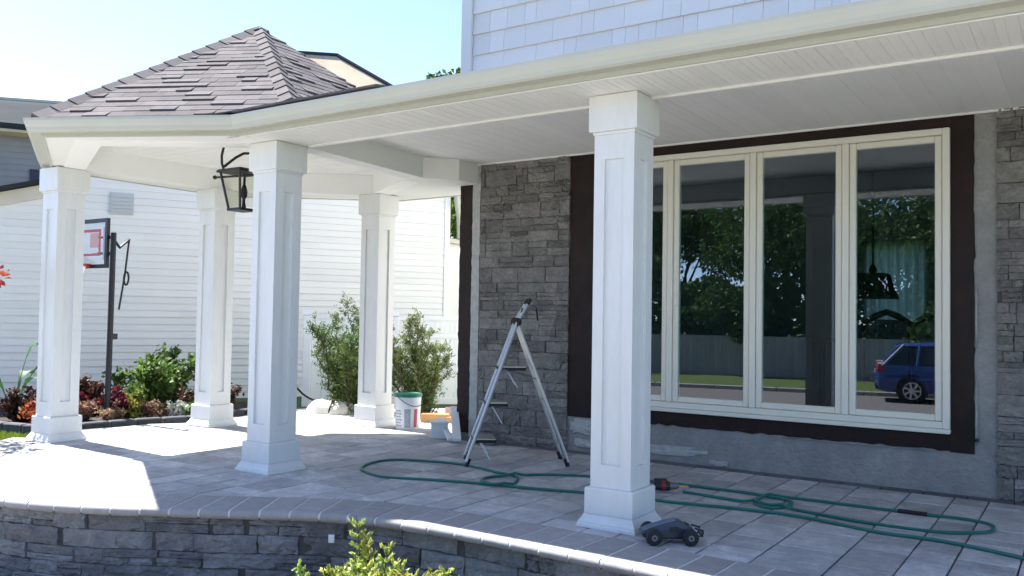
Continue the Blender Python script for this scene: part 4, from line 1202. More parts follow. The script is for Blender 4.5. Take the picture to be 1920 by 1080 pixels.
# aluminium folding step stool
st = thing('step_ladder', (-4.2, 6.4, 0), 'grey aluminium folding step ladder standing in front of the stone wall', 'ladder')
F1, F2 = Vector((-4.455, 5.965, 0)), Vector((-4.69, 6.26, 0))       # feet of the step side
B1, B2 = Vector((-3.775, 6.525, 0)), Vector((-4.03, 6.83, 0))       # feet of the prop side
H1, H2 = Vector((-4.19, 6.32, 1.245)), Vector((-4.345, 6.515, 1.245))
T1, T2 = Vector((-4.12, 6.40, 1.43)), Vector((-4.275, 6.60, 1.43))
for f, hh, t in ((F1, H1, T1), (F2, H2, T2)):
    MB().tube([f+Vector((0, 0, .04)), hh, t], .0165, 8).build('step_rail', M_alu, st, smooth=True)
    MB().tube([f, f+(hh-f)*.055], .019, 8).build('foot', M_rubber, st)
    MB().tube([t-(t-hh)*.15, t+(t-hh)*.12], .017, 8).build('grip', M_rubber, st)
for f, hh in ((B1, H1), (B2, H2)):
    MB().tube([f+Vector((0, 0, .04)), hh], .0165, 8).build('prop_leg', M_alu, st, smooth=True)
    MB().tube([f, f+(hh-f)*.055], .019, 8).build('foot', M_rubber, st)
sdir = ((B1-F1)+(B2-F2)).normalized(); sdir.z = 0; sdir.normalize(); wdir = (F2-F1).normalized(); ra = math.atan2(sdir.y, sdir.x)
for t, dp in ((.17, .20), (.42, .19), (.67, .24)):
    c = (F1.lerp(H1, t)+F2.lerp(H2, t))/2+sdir*(dp/2-.02)
    ww = (F1.lerp(H1, t)-F2.lerp(H2, t)).length
    MB().box(c, (dp, ww, .028), Matrix.Rotation(ra, 3, 'Z')).build('step', M_rubber, st, bevel=.004)
    MB().box(c+Vector((0, 0, .017)), (dp-.012, ww-.012, .006), Matrix.Rotation(ra, 3, 'Z')).build('tread_plate', M_alu, st)
    MB().tube([c+wdir*(ww/2-.01)-sdir*.04+Vector((0, 0, -.014)), c+wdir*(ww/2-.01)+sdir*.05+Vector((0, 0, -.16))], .005, 5).build('step_brace', M_alu, st)
    MB().tube([c-wdir*(ww/2-.01)-sdir*.04+Vector((0, 0, -.014)), c-wdir*(ww/2-.01)+sdir*.05+Vector((0, 0, -.16))], .005, 5).build('step_brace', M_alu, st)
for a in (H1, H2):
    MB().lathe([(.034, -.016), (.040, -.01), (.040, .01), (.034, .016)], a, 14, axis='y').build('hinge', M_rubber, st)
MB().tube([H1, H2], .012, 8).build('cross_bar', M_rubber, st)
MB().tube([B1.lerp(H1, .45), B2.lerp(H2, .45)], .009, 8).build('cross_bar', M_alu, st)
MB().tube([B1.lerp(H1, .15), B2.lerp(H2, .15)], .009, 8).build('cross_bar', M_alu, st)
MB().tube([F1.lerp(H1, .67), B1.lerp(H1, .60)], .006, 6).build('spreader_bar', M_toolgrey, st)
MB().tube([F2.lerp(H2, .67), B2.lerp(H2, .60)], .006, 6).build('spreader_bar', M_toolgrey, st)
MB().tube([T1+Vector((-.04, -.05, -.06)), T1+Vector((-.05, -.06, -.17))], .008, 6).build('latch', M_rubber, st)
MB().tube([T1+Vector((.05, .04, -.06)), T1+Vector((.06, .05, -.17))], .008, 6).build('latch', M_rubber, st)

# garden hose
HOSE = [ (-0.212, 5.466), (-0.313, 5.528), (-0.697, 5.665), (-1.110, 5.675), (-1.593, 5.794), (-2.012, 5.762), (-2.427, 5.690), (-2.600, 5.687), (-3.099, 5.596), (-3.475, 5.495), (-3.895, 5.394), (-4.308, 5.255), (-4.654, 5.146), (-4.912, 5.206), (-5.068, 5.332), (-5.175, 5.582), (-5.125, 5.802), (-4.854, 5.917), (-4.503, 5.995), (-4.084, 5.878), (-3.901, 5.843), (-3.769, 5.745), (-3.680, 5.514), (-3.784, 5.378), (-3.945, 5.463), (-3.983, 5.659), (-3.871, 5.837), (-3.698, 6.007), (-3.391, 6.166), (-2.887, 6.312), (-2.600, 6.351), (-2.133, 6.339), (-1.963, 6.305), (-1.842, 6.285), (-1.756, 6.196), (-1.768, 6.036), (-1.859, 5.924), (-1.965, 6.032), (-1.983, 6.243), (-1.901, 6.355), (-1.641, 6.376), (-1.080, 6.390), (-0.948, 6.394), (-0.726, 6.412), (-0.568, 6.370), (-0.507, 6.258), (-0.543, 6.096), (-0.730, 5.935), (-0.964, 5.888), (-1.284, 5.904), (-1.719, 5.992), (-2.106, 6.031), (-2.536, 6.093) ]
HOSE = [(a+random.uniform(-.012, .012), b+random.uniform(-.012, .012)) if not -1.3 < a < -.8 else (a, b) for a, b in HOSE]
hp_, ht_ = smooth_path(HOSE, .025)
zz = []
for i, p in enumerate(hp_):
    z = .0115
    for j in range(0, i-20, 2):
        d = (hp_[j]-p).length
        if d < .06: z = max(z, .0115+.020*(1-(d/.06)**2))
    zz.append(z)
for _ in range(3): zz = [zz[0]]+[(zz[i-1]+zz[i]+zz[i+1])/3 if zz[i] <= max(zz[i-1], zz[i+1]) else zz[i] for i in range(1, len(zz)-1)]+[zz[-1]]
hose = thing('garden_hose', (-2.4, 5.9, 0), 'long green garden hose lying in loops across the pavers', 'hose')
MB().tube([(p.x, p.y, z) for p, z in zip(hp_, zz)], .0105, 8).build('tube', M_hose, hose, smooth=True)
MB().tube([(-1.10, 6.39, .0125), (-.92, 6.396, .0125)], .0145, 10).build('coupling', M_rubber, hose)

# cordless tool at the hose end
td = thing('power_tool', (-2.63, 6.0, 0), 'small black and red power tool lying behind the window column by the hose', 'tool', rz=.5)
def lb(mb, name, m, **k): return mb.build(name, m, k.pop('parent'), local=True, **k)
lb(MB().lathe([(.022, -.09), (.034, -.085), (.036, .02), (.03, .03)], (0, 0, .055), 14, axis='x'), 'motor_housing', M_toolblack, parent=td, smooth=True)
lb(MB().lathe([(.030, .03), (.028, .05), (.020, .085), (.012, .095)], (0, 0, .055), 12, axis='x'), 'chuck', M_toolgrey, parent=td, smooth=True)
lb(MB().box((-.035, .06, .045), (.038, .11, .042)), 'handle', M_toolred, parent=td, bevel=.008)
lb(MB().box((-.03, .13, .045), (.10, .06, .075)), 'battery', M_toolblack, parent=td, bevel=.008)
lb(MB().lathe([(.037, -.03), (.037, -.005)], (0, 0, .055), 14, axis='x'), 'collar', M_toolred, parent=td)
lb(MB().lathe([(.006, .095), (.006, .15), (.002, .165)], (0, 0, .055), 8, axis='x'), 'drill_bit', M_yellow, parent=td)

# toy truck
ty = thing('toy_truck', (-2.045, 4.715, 0), 'grey toy truck with black wheels parked at the foot of the column', 'toy', rz=.62)
for sx in (-.105, .105):
    for sy in (-.090, .090):
        w = thing('wheel', (sx, sy, .046), parent=None); w.parent = ty; w.location = (sx, sy, .046); OFF[w.name] = Vector((0, 0, 0))
        lb(MB().lathe([(.026, -.026), (.042, -.024), (.047, -.012), (.047, .012), (.042, .024), (.026, .026)], (0, 0, 0), 18, axis='y'), 'tyre', M_rubber, parent=w)
        lb(MB().lathe([(.0, -.024), (.012, -.0275), (.024, -.0245), (.024, .0245), (.012, .0275), (0, .024)], (0, 0, 0), 10, axis='y'), 'rim', M_toolgrey, parent=w)
mb = MB(); secs = [(-.170, .045, .066, .050), (-.12, .040, .086, .056), (-.05, .036, .108, .058), (.03, .036, .128, .052), (.06, .036, .126, .050), (.115, .040, .088, .048), (.14, .042, .080, .044)]
for x_, z0, z1, hw in secs: mb.v += [(x_, -hw, z0), (x_, hw, z0), (x_, hw*1.02, z0+(z1-z0)*.6), (x_, hw*.78, z1), (x_, -hw*.78, z1), (x_, -hw*1.02, z0+(z1-z0)*.6)]
n = len(secs); mb.f = [(6*i+j, 6*i+6+j, 6*i+6+(j+1) % 6, 6*i+(j+1) % 6) for i in range(n-1) for j in range(6)]+[tuple(range(5, -1, -1)), tuple(6*(n-1)+j for j in range(6))]
lb(mb, 'body', M_toygrey, parent=ty, bevel=.003)
for y_ in (-.03, .0, .03):
    mb = MB(); mb.tube([(-.160, y_, .070), (-.12, y_, .088), (-.05, y_, .110), (.03, y_, .130)], .004, 5); lb(mb, 'roof_stripe', M_toystripe, parent=ty)
lb(MB().box((.02, -.0575, .082), (.05, .006, .028)), 'side_window', M_toolblack, parent=ty)
lb(MB().box((.02, .0575, .082), (.05, .006, .028)), 'side_window', M_toolblack, parent=ty)
lb(MB().box((-.005, 0, .034), (.23, .085, .018)), 'chassis', M_toolblack, parent=ty)
mb = MB()
for y_ in (-.045, .045): mb.tube([(.13, y_, .04), (.185, y_, .045), (.19, y_, .075), (.14, y_, .088)], .0055, 6)
mb.tube([(.188, -.05, .06), (.188, .05, .06)], .0055, 6); mb.tube([(.185, -.05, .044), (.185, .05, .044)], .0055, 6)
lb(mb, 'bumper', M_toolblack, parent=ty)
for y_ in (-.032, .032): lb(MB().lathe([(.011, .138), (.012, .150), (.006, .154)], (0, y_, .066), 10, axis='x'), 'headlight', M_toypale, parent=ty)
for x_ in (-.105, .105): lb(MB().tube([(x_, -.08, .038), (x_, .08, .038)], .006, 6), 'axle', M_toolblack, parent=ty)

# bucket
bk = thing('bucket', (-6.46, 7.52, 0), 'white plastic bucket with green rim and printed label beside the gazebo column', 'bucket')
lb(MB().lathe([(.132, 0), (.134, .004), (.152, .385), (.147, .385), (.130, .012), (0, .010)], n=28), 'pail', M_plastic_w, parent=bk, smooth=True)
lb(MB().lathe([(.153, .365), (.160, .366), (.161, .402), (.150, .404), (.146, .398)], n=28), 'rim', M_plastic_g, parent=bk, smooth=True)
def patch(a0, a1, z0, z1, name, m):
    mb = MB(); k = 8
    for i in range(k+1):
        a = a0+(a1-a0)*i/k
        for z in (z0, z1):
            r = .134+.018*z/.385+.0012
            mb.v.append((r*math.cos(a), r*math.sin(a), z))
    for i in range(k+1):
        a = a0+(a1-a0)*i/k
        for z in (z0, z1):
            r = .134+.018*z/.385-.002
            mb.v.append((r*math.cos(a), r*math.sin(a), z))
    o = 2*(k+1)
    mb.f = [(2*i, 2*i+2, 2*i+3, 2*i+1) for i in range(k)]+[(0, 1, o+1, o), (2*k, o+2*k, o+2*k+1, 2*k+1)]+[(2*i, o+2*i, o+2*i+2, 2*i+2) for i in range(k)]+[(2*i+1, 2*i+3, o+2*i+3, o+2*i+1) for i in range(k)]
    lb(mb, name, m, parent=bk)
ca = -math.pi/2+.71
patch(ca-.28, ca+.22, .03, .235, 'label', M_print_grey)
patch(ca+.52, ca+.82, .03, .235, 'label', M_print_red)
for q in range(6): patch(ca-1.2, ca-.5-.1*(q % 2), .04+q*.033, .057+q*.033, 'print_line', M_print_grey)
lb(MB().tube([(.162*math.cos(t), .162*math.sin(t), .385-.12*max(0, math.sin(t-ca+.9))) for t in [ca-.9+math.pi*i/14 for i in range(15)]], .004, 6), 'handle', M_toolblack, parent=bk)
# offcuts and rubbish behind the corner
def block(name, c, d, rz, m, label, cat, tilt=0.0, bevel=.004, group=None):
    mb = MB(); mb.box((0, 0, 0), d, Matrix.Rotation(tilt, 3, 'Y')); 
    zmin = min(v[2] for v in mb.v); mb.v = [(v[0], v[1], v[2]-zmin) for v in mb.v]
    o = mb.build(name, m, bevel=bevel, label=label, cat=cat, group=group); o.location = c; o.rotation_euler = (0, 0, rz); return o
block('wood_offcut', (-6.62, 8.22, 0.002), (.34, .14, .10), .55, M_wood, 'thick orange wood offcut lying just past the bucket', 'wood')
block('wood_offcut', (-6.38, 8.30, 0.002), (.36, .12, .07), .2, M_wood, 'flatter orange wood offcut between the bucket and the white trim', 'wood')
block('cardboard_strip', (-6.33, 8.62, 0.002), (.72, .10, .16), .62, M_pinkboard, 'long pale pink board behind the orange offcuts', 'board')
yb = thing('yellow_bag', (-6.35, 9.35, 0), 'yellow bag slumped behind the house corner', 'bag')
mb = MB(); rnd = random.Random(4)
for j in range(7):
    for i in range(14):
        a = 2*math.pi*i/14; t = j/6; r = .16*(1-.25*t-.5*max(0, t-.7))*(1+rnd.uniform(-.14, .14))
        mb.v.append((r*math.cos(a), r*math.sin(a)*.8, .33*t))
mb.f = [(14*j+i, 14*j+(i+1) % 14, 14*j+14+(i+1) % 14, 14*j+14+i) for j in range(6) for i in range(14)]+[tuple(range(13, -1, -1)), tuple(84+i for i in range(14))]
lb(mb, 'sack', M_yellow, parent=yb, smooth=True)
lb(MB().tube([(.0, 0, .31), (.03, .0, .37), (.05, .02, .42)], [.05, .02, .045], 8), 'tied_neck', M_yellow, parent=yb, smooth=True)
# white trim boards leaning and lying at the corner
tb = MB(); A, B = Vector((-5.72, 7.42, .30)), Vector((-5.30, 6.93, .045)); d = (B-A)
tb.box((0, 0, 0), (d.length, .085, .035), d.to_track_quat('X', 'Z').to_matrix()); 
o = tb.build('trim_board', M_white, bevel=.003, label='white trim board sloping down to the pavers at the house corner', cat='board'); o.location = (A+B)/2
tb = MB(); A, B = Vector((-5.86, 7.36, .18)), Vector((-5.42, 6.98, .03)); d = (B-A)
tb.box((0, 0, 0), (d.length, .06, .03), d.to_track_quat('X', 'Z').to_matrix())
o = tb.build('trim_board', M_white, bevel=.003, label='narrower white trim board under the sloping one at the house corner', cat='board'); o.location = (A+B)/2
wb = MB(); wb.prism([(-.09, -.06), (.09, -.06), (.07, .06), (-.08, .06)], 0, .16); wb.box((0, -.02, .17), (.20, .14, .02))
o = wb.build('trim_block', M_white, bevel=.004, label='white block standing on the pavers beneath the trim boards', cat='block'); o.location = (-5.72, 7.18, 0); o.rotation_euler = (0, 0, .6)
# low dark block at the foot of the stone
block('dark_block', (-5.10, 7.12, .003), (.30, .14, .07), .05, M_paver_dark, 'low charcoal block on the floor beneath the stone cladding', 'paver')
# white sack on the far paving and black hose
ws = thing('white_sack', (-8.22, 8.05, 0), 'white sack lying flat on the sunlit paving beyond the lantern column', 'sack')
mb = MB(); rnd = random.Random(6)
for j in range(6):
    for i in range(18):
        a = 2*math.pi*i/18; t = j/5; r = math.cos(t*1.45)**.5*(1+rnd.uniform(-.07, .07))
        mb.v.append((.33*r*math.cos(a), .17*r*math.sin(a), .15*math.sin(t*1.45)*(1+.25*math.sin(a*2+1))))
mb.f = [(18*j+i, 18*j+(i+1) % 18, 18*j+18+(i+1) % 18, 18*j+18+i) for j in range(5) for i in range(18)]+[tuple(range(17, -1, -1)), tuple(90+i for i in range(18))]
lb(mb, 'bag', M_sack, parent=ws, smooth=True)
lb(MB().tube([(-.02, -.16, .02), (.0, -.15, .10), (.01, -.05, .17), (.02, .08, .15), (.03, .17, .03)], .012, 6), 'strap', M_rubber, parent=ws, smooth=True)
ws.rotation_euler = (0, 0, .7)
bh, _ = smooth_path([(-8.95, 8.05, .34), (-8.80, 8.10, .20), (-8.66, 8.2, .12), (-8.45, 8.35, .12), (-8.2, 8.45, .05), (-7.95, 8.3, .02)], .05)
MB().tube(bh, .014, 7).build('black_cable', M_rubber, smooth=True, origin=(-8.4, 8.2, 0), label='thick black cable looping behind the white sack', cat='cable')
# small white plate on the retaining wall
MB().span((-.02, -.006, -.026), (.02, .006, .026)).build('wall_plate', M_plastic_w, bevel=.003, label='small white plate fixed to the stone retaining wall above the cypress', cat='plate')
wp = bpy.data.objects['wall_plate']; wp.location = (-4.065, 4.008, -.155); wp.rotation_euler = (0, 0, .45)

# basketball hoop
hpb = thing('basketball_hoop', (-9.66, 5.82, G0), 'black basketball hoop with clear framed backboard standing at the flower bed', 'basketball hoop')
HX, HY = -9.70, 5.86
MB().tube([(HX+.02, HY-.02, G0), (HX, HY, 1.2), (HX-.01, HY+.01, 2.22)], .034, 10).build('pole', M_pole, hpb, smooth=True)
MB().box((HX+.02, HY-.02, G0+.05), (.42, .30, .12)).build('base', M_pole, hpb, bevel=.02)
bx0, bx1, bz0, bz1, by = -10.95, -9.80, 1.80, 2.40, 5.86
for a, b in (((bx0, by-.02, bz0), (bx1, by+.02, bz0+.045)), ((bx0, by-.02, bz1-.045), (bx1, by+.02, bz1)), ((bx0, by-.0195, bz0+.045), (bx0+.045, by+.0195, bz1-.045)), ((bx1-.045, by-.0195, bz0+.045), (bx1, by+.0195, bz1-.045))):
    MB().span(a, b).build('board_frame', M_pole, hpb)
MB().span((bx0+.045, by-.004, bz0+.045), (bx1-.045, by+.004, bz1-.045)).build('board_panel', M_board, hpb)
cxb = (bx0+bx1)/2+.18
for a, b in (((cxb-.24, by-.009, 2.24), (cxb+.24, by-.0045, 2.275)), ((cxb-.24, by-.009, 1.95), (cxb-.205, by-.0045, 2.24)), ((cxb+.205, by-.009, 1.95), (cxb+.24, by-.0045, 2.24)), ((cxb-.205, by-.009, 1.95), (cxb+.205, by-.0045, 1.98))):
    MB().span(a, b).build('board_marking', M_print_red, hpb)
MB().span((cxb+.02, by-.0092, 2.05), (cxb+.19, by-.0046, 2.23)).build('board_marking', M_pinkboard, hpb)
MB().span((cxb+.30, by-.009, 1.9), (cxb+.33, by-.0045, 2.3)).build('board_marking', M_print_grey, hpb)
mb = MB(); mb.tube([(cxb+.2*math.cos(2*math.pi*i/24), by-.27+.2*math.sin(2*math.pi*i/24), 1.83) for i in range(25)], .010, 6, cap=False); mb.box((cxb, by-.045, 1.83), (.12, .07, .05)); mb.build('rim', M_rimred, hpb, smooth=True)
mb = MB()
for i in range(10):
    a = 2*math.pi*i/10; a2 = a+.31; a3 = a-.31
    for b_ in (a2, a3): mb.tube([(cxb+.2*math.cos(a), by-.27+.2*math.sin(a), 1.825), (cxb+.15*math.cos(b_), by-.27+.15*math.sin(b_), 1.66), (cxb+.11*math.cos(a), by-.27+.11*math.sin(a), 1.48)], .004, 4)
mb.build('net', M_plastic_w, hpb)
for z in (1.98, 2.18): MB().tube([(HX, HY+.0, z-.05), (bx1-.02, by+.03, z), (cxb, by+.035, z)], .016, 6).build('arm', M_pole, hpb)
MB().tube([(HX-.01, HY+.01, 2.14), (HX-.02, HY+.10, 2.05), (HX-.02, HY+.22, 2.16)], .020, 6).build('lever', M_pole, hpb)
MB().tube([(HX-.02, HY+.22, 2.16), (HX-.01, HY+.17, 1.72), (HX, HY+.10, 1.30)], .012, 6).build('lift_rod', M_pole, hpb)
MB().tube([(HX-.01+.05*math.cos(t), HY+.19, 1.68+.08*math.sin(t)) for t in [2*math.pi*i/12 for i in range(13)]], .012, 6).build('lift_handle', M_pole, hpb)
MB().box((HX+.01, HY+.04, .98), (.05, .07, .07)).build('clamp', M_pole, hpb)

# ================================================================== INSIDE THE ROOM
cu = MB(); n_ = 44
for i in range(n_+1):
    x = -2.48+.75*i/n_; y = 12.0+.035*math.sin(i*.95)
    cu.v += [(x, y, .85), (x, y, 2.36)]
nb = len(cu.v); cu.v += [(a, b+.006, c) for a, b, c in cu.v]
cu.f = [(2*i, 2*i+2, 2*i+3, 2*i+1) for i in range(n_)]+[(nb+2*i, nb+2*i+1, nb+2*i+3, nb+2*i+2) for i in range(n_)]
cu.build('curtain', M_curtain, origin=(-2.1, 12.0, .4), smooth=True, label='pale pleated curtain hanging at the back of the room behind the glass', cat='curtain')
pl = thing('pendant_lamp', (-1.88, 9.5, 1.5), 'dark rectangular pendant lamp hanging in the room behind the glass', 'lamp')
mb = MB(); mb.v = [(-2.12, 9.3, 1.54), (-1.66, 9.3, 1.54), (-1.66, 9.7, 1.54), (-2.12, 9.7, 1.54), (-2.02, 9.36, 1.80), (-1.74, 9.36, 1.80), (-1.74, 9.64, 1.80), (-2.02, 9.64, 1.80)]
mb.f = [(3, 2, 1, 0), (4, 5, 6, 7), (0, 1, 5, 4), (1, 2, 6, 5), (2, 3, 7, 6), (3, 0, 4, 7)]; mb.build('shade', M_iron, pl)
MB().tube([(-1.88, 9.5, 1.80), (-1.88, 9.5, 2.86)], .012, 6).build('rod', M_iron, pl)
MB().lathe([(.02, 1.80), (.045, 1.83), (.03, 1.87), (.01, 1.90)], (-1.88, 9.5, 0), 10).build('finial', M_iron, pl)
def dining_chair(x, y, rz, label):
    c = thing('dining_chair', (x, y, .352), label, 'chair', 'dining chairs inside the room', rz)
    for sx in (-.2, .2):
        for sy, hh in ((-.2, .44), (.2, .44)): lb(MB().tube([(sx, sy, 0), (sx*.95, sy*.95, hh)], [.018, .026], 6), 'leg', M_darkwood, parent=c)
    lb(MB().box((0, 0, .46), (.46, .46, .06)), 'seat', M_seat, parent=c, bevel=.02)
    mb = MB(); mb.tube([(-.21, -.22, .45), (-.22, -.25, .75), (-.20, -.28, .93), (-.10, -.29, 1.0), (0, -.29, 1.04), (.10, -.29, 1.0), (.20, -.28, .93), (.22, -.25, .75), (.21, -.22, .45)], .032, 8); lb(mb, 'back_frame', M_darkwood, parent=c, smooth=True)
    mb = MB(); mb.prism([(-.19, -.02), (.19, -.02), (.19, .02), (-.19, .02)], .50, .97); mb.v = [(a, b-.262-(c-.56)*.06, z_) for (a, b, z_), c in zip(mb.v, [v[2] for v in mb.v])]
    lb(mb, 'back_panel', M_seat, parent=c, bevel=.015)
dining_chair(-1.62, 8.95, .1, 'dark carved dining chair behind the glass under the pendant lamp')
dining_chair(-1.10, 8.75, -.1, 'dark carved dining chair behind the glass nearer the window corner')
tbm = thing('dining_table', (-1.6, 9.75, .352), 'dark dining table in the room behind the glass', 'table')
lb(MB().box((0, 0, .74), (1.7, .95, .04)), 'table_top', M_darkwood, parent=tbm, bevel=.01)
for sx in (-.75, .75):
    for sy in (-.4, .4): lb(MB().tube([(sx, sy, 0), (sx, sy, .72)], .035, 8), 'leg', M_darkwood, parent=tbm)

# ================================================================== ACROSS THE STREET (mirrored in the panes)
ZR = -1.0
SA = R(-12); ds = Vector((math.cos(SA), math.sin(SA), 0)); nh = Vector((-ds.y, ds.x, 0)); S0 = Vector((-9.5, -13.3, 0))
def sp(u, v, z=0): return tuple(S0+ds*u+nh*v+Vector((0, 0, z)))
mb = MB(); mb.v = [sp(-80, 0, ZR), sp(80, 0, ZR), sp(80, 8.5, ZR), sp(-80, 8.5, ZR)]; mb.f = [(0, 1, 2, 3)]; mb.build('road', M_road, kind='structure', fix=False)
kb = MB(); kb.box((0, 0, -.02), (1.96, .15, .30)); kme = kb.mesh('kerb_stone', M_kerb, bevel=.02)
kt = thing('kerb', sp(0, -.1, ZR), kind='structure')
for k in range(-16, 17): inst('kerb_stone', kme, kt, sp(k*2, -.08, ZR), (0, 0, SA))
mb = MB(); mb.v = [sp(-80, -.16, ZR+.12), sp(80, -.16, ZR+.12), sp(80, -60, ZR+.25), sp(-80, -60, ZR+.25)]; mb.f = [(3, 2, 1, 0)]; mb.build('verge', M_lawn, kind='structure', fix=False)
gf = thing('board_fence', sp(3, -5.3, ZR+.1), 'weathered grey board fence across the street mirrored in the panes', 'fence')
pb = MB()
for k in range(12): pb.box((-.9175+k*.167, 0, .78), (.158, .022, 1.56-(k % 3)*.006))
pb2 = MB(); pb2.box((0, .03, .35), (2.0, .04, .09)); pb2.box((0, .03, 1.25), (2.0, .04, .09))
bme_ = MB(); bme_.box((0, 0, .78), (.158, .022, 1.56)); bme_ = bme_.mesh('board', M_oldwood)
rme = pb2.mesh('rail', M_oldwood)
pst = MB(); pst.box((0, .04, .82), (.1, .1, 1.66)); pst = pst.mesh('post', M_oldwood)
for k in range(-9, 12):
    inst('rail', rme, gf, sp(k*2.0, -5.34, ZR+.13), (0, 0, SA)); inst('post', pst, gf, sp(k*2.0+1, -5.36, ZR+.13), (0, 0, SA))
    for q in range(12): inst('board', bme_, gf, sp(k*2.0-.9175+q*.167, -5.3, ZR+.13), (0, 0, SA))
labs = ['bushy street tree mirrored in the first window pane', 'tall street tree mirrored near the second window pane', 'leaning pale trunked tree mirrored in the middle pane', 'broad street tree mirrored beside the window column', 'dense street tree mirrored above the blue car', 'street tree mirrored at the corner of the window', 'low hedge like tree mirrored behind the grey fence', 'rounded street tree farther along the mirrored fence']
for k, (u, v, h, r) in enumerate(((-8.5, -8.5, 5.6, 3.4), (-4.4, -10.5, 7.2, 4.0), (0.6, -8.4, 6.6, 3.6), (4.8, -9.8, 7.0, 4.0), (9.0, -8.8, 6.6, 3.8), (13.0, -9.8, 6.4, 3.8), (-1.6, -6.9, 2.7, 2.2), (6.9, -7.0, 2.9, 2.4))):
    b = Vector(sp(u, v, ZR+.15))
    tree('street_tree', tuple(b), h, r, tuple(b+Vector((rng.uniform(-.6, .6), 0, h*.75))), L_oak, M_bark_pale if k == 2 else M_bark, labs[k], n=16000, leaf=.21, trunk_r=.22, clumps=50, group='street trees', squash=.85)

hd = thing('hedge', sp(2, -6.6, ZR+.15), 'dark dense hedge behind the grey fence mirrored in the panes', 'hedge')
nl = 42000; hu = rng.uniform(-15, 20, nl); hv = rng.uniform(-7.6, -6.0, nl); hz = rng.uniform(0, 1, nl)**.8*(4.1+.6*np.sin(hu*.9)+.4*np.sin(hu*2.3))
Ch = np.array(S0)[None, :]+np.outer(hu, np.array(ds))+np.outer(hv, np.array(nh)); Ch[:, 2] = ZR+.2+hz
add_mesh('foliage', leaves_mesh('foliage', Ch, rng.normal(size=(nl, 3))+np.array([0, 0, .3]), rng.uniform(.2, .36, nl), rng.uniform(.12, .2, nl), L_oak), hd)
mb = MB()
for k in range(24): branch_tube(mb, sp(-15+k*1.5, -6.8, ZR+.1), sp(-15+k*1.5+rng.uniform(-.3, .3), -6.8, ZR+2.2), .06, .02, .05)
mb.build('stem', M_bark, hd)

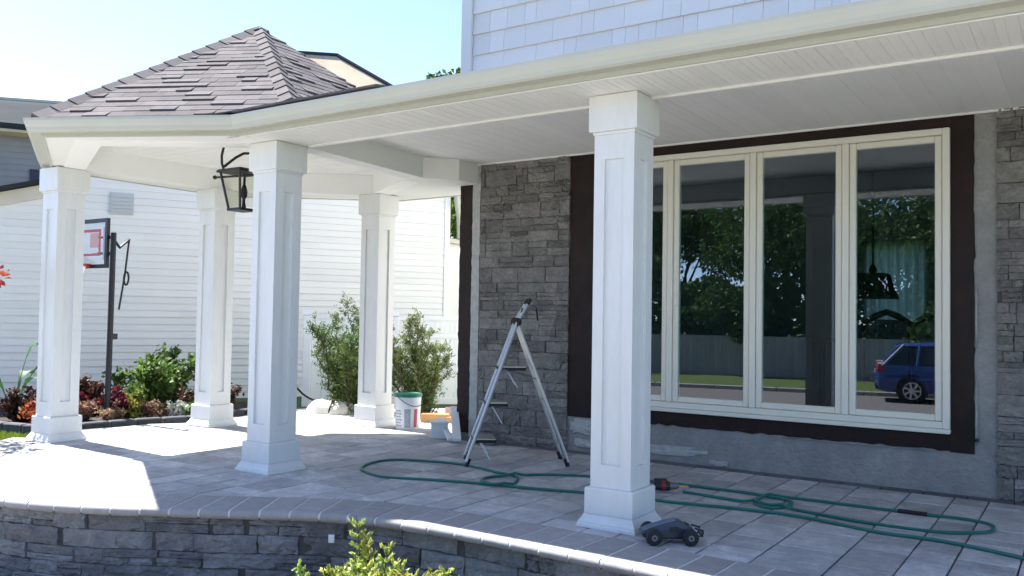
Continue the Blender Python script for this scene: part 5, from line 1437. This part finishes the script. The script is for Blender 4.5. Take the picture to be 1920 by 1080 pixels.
def car(name, paint, label, loc, rz):
    c = thing(name, loc, label, 'car', rz=rz)
    def loft(secs, closed=True):
        mb = MB(); m = len(secs[0])
        for s_ in secs: mb.v += s_
        mb.f = [(m*i+j, m*i+m+j, m*i+m+(j+1) % m, m*i+(j+1) % m) for i in range(len(secs)-1) for j in range(m)]+[tuple(range(m-1, -1, -1)), tuple(m*(len(secs)-1)+j for j in range(m))]
        return mb
    def sec(x, z0, z1, hw, top=.93): return [(x, -hw*.93, z0), (x, hw*.93, z0), (x, hw, z0+.12), (x, hw*1.0, z0+(z1-z0)*.62), (x, hw*top, z1), (x, -hw*top, z1), (x, -hw*1.0, z0+(z1-z0)*.62), (x, -hw, z0+.12)]
    body = [sec(-2.32, .50, .98, .78), sec(-2.26, .36, 1.06, .86), (sec(-2.0, .30, 1.08, .91)), sec(-1.4, .28, 1.08, .925), sec(0, .27, 1.06, .93), sec(1.1, .27, 1.05, .925), sec(1.5, .28, 1.02, .915), sec(2.05, .32, .93, .88), sec(2.27, .40, .82, .80), sec(2.32, .5, .74, .74)]
    lb(loft(body), 'body', paint, parent=c, smooth=True)
    def csec(x0, z, hw): return [(x0, -hw, z), (x0, hw, z)]
    mb = MB()
    lo = [(-2.18, 1.05, .86), (1.15, 1.05, .86)]; hi = [(-1.82, 1.66, .66), (.25, 1.68, .66)]
    mb.v = [(-2.20, -.86, 1.05), (1.2, -.86, 1.05), (1.2, .86, 1.05), (-2.20, .86, 1.05), (-1.58, -.64, 1.64), (.22, -.64, 1.655), (.22, .64, 1.655), (-1.58, .64, 1.64)]
    mb.f = [(3, 2, 1, 0), (4, 5, 6, 7), (0, 1, 5, 4), (1, 2, 6, 5), (2, 3, 7, 6), (3, 0, 4, 7)]
    lb(mb, 'greenhouse', M_carglass, parent=c, bevel=.05, seg=2)
    lb(loft([[(-1.86, -.56, 1.60), (-1.86, .56, 1.60), (-1.86, .54, 1.62), (-1.86, -.54, 1.62)], [(-1.55, -.66, 1.635), (-1.55, .66, 1.635), (-1.55, .58, 1.70), (-1.55, -.58, 1.70)], [(-.6, -.67, 1.65), (-.6, .67, 1.65), (-.6, .58, 1.745), (-.6, -.58, 1.745)], [(0, -.66, 1.65), (0, .66, 1.65), (0, .57, 1.72), (0, -.57, 1.72)], [(.30, -.62, 1.63), (.30, .62, 1.63), (.30, .56, 1.66), (.30, -.56, 1.66)]]), 'roof_panel', paint, parent=c, smooth=True)
    for sy in (-1, 1):
        for (xa, xb) in ((1.2, .24), (-.25, -.30), (-1.25, -1.15), (-2.16, -1.58)):
            lb(MB().tube([(xa, sy*.865, 1.05), (xb, sy*.68, 1.67)], .042, 6), 'pillar', paint, parent=c)
        for xw in (-1.38, 1.38):
            w = thing('wheel', (0, 0, 0)); w.parent = c; w.location = (xw, sy*.83, .36); OFF[w.name] = Vector((0, 0, 0))
            lb(MB().lathe([(.24, -.11), (.345, -.105), (.36, -.07), (.36, .07), (.345, .105), (.24, .11)], n=28, axis='y'), 'tyre', M_rubber, parent=w, smooth=True)
            mb = MB(); mb.lathe([(.245, sy*.085), (.245, sy*.112), (.215, sy*.112), (.215, sy*.085)], n=28, axis='y'); mb.lathe([(.05, sy*.085), (.05, sy*.118), (.0, sy*.12)], n=12, axis='y')
            for k in range(7):
                a = 2*math.pi*k/7; mb.box((.13*math.cos(a), sy*.103, .13*math.sin(a)), (.20, .02, .055), Matrix.Rotation(-a, 3, 'Y'))
            lb(mb, 'rim', M_rim, parent=w)
            lb(MB().lathe([(.0, .0), (.43, .0), (.43, .012), (.0, .012)], (xw, sy*.925-(.012 if sy > 0 else 0), .40), 24, axis='y'), 'wheel_arch', M_rubber, parent=c)
        lb(MB().box((-2.20, sy*.775, 1.0), (.20, .20, .24)), 'tail_light', M_tail, parent=c, bevel=.03)
        lb(MB().box((-2.17, sy*.80, 1.115), (.22, .16, .05)), 'reverse_light', M_toypale, parent=c, bevel=.015)
        lb(MB().box((2.12, sy*.70, .82), (.30, .26, .14)), 'headlight', M_toypale, parent=c, bevel=.03)
        lb(MB().box((.85, sy*1.0, 1.10), (.12, .16, .12)), 'mirror', paint, parent=c, bevel=.03)
    lb(MB().box((-2.27, 0, .47), (.16, 1.55, .22)), 'bumper', M_rubber, parent=c, bevel=.04)
    lb(MB().box((-2.34, 0, .86), (.02, .34, .12)), 'number_plate', M_plastic_w, parent=c)
    return c
car('blue_car', M_bluepaint, 'dark blue estate car parked at the kerb mirrored in the window', (-3.10, -13.35, ZR), SA)
car('white_car', M_whitepaint, 'white car whose tail is mirrored at the edge of the window', (-.42, -7.6, ZR-.02), R(2))
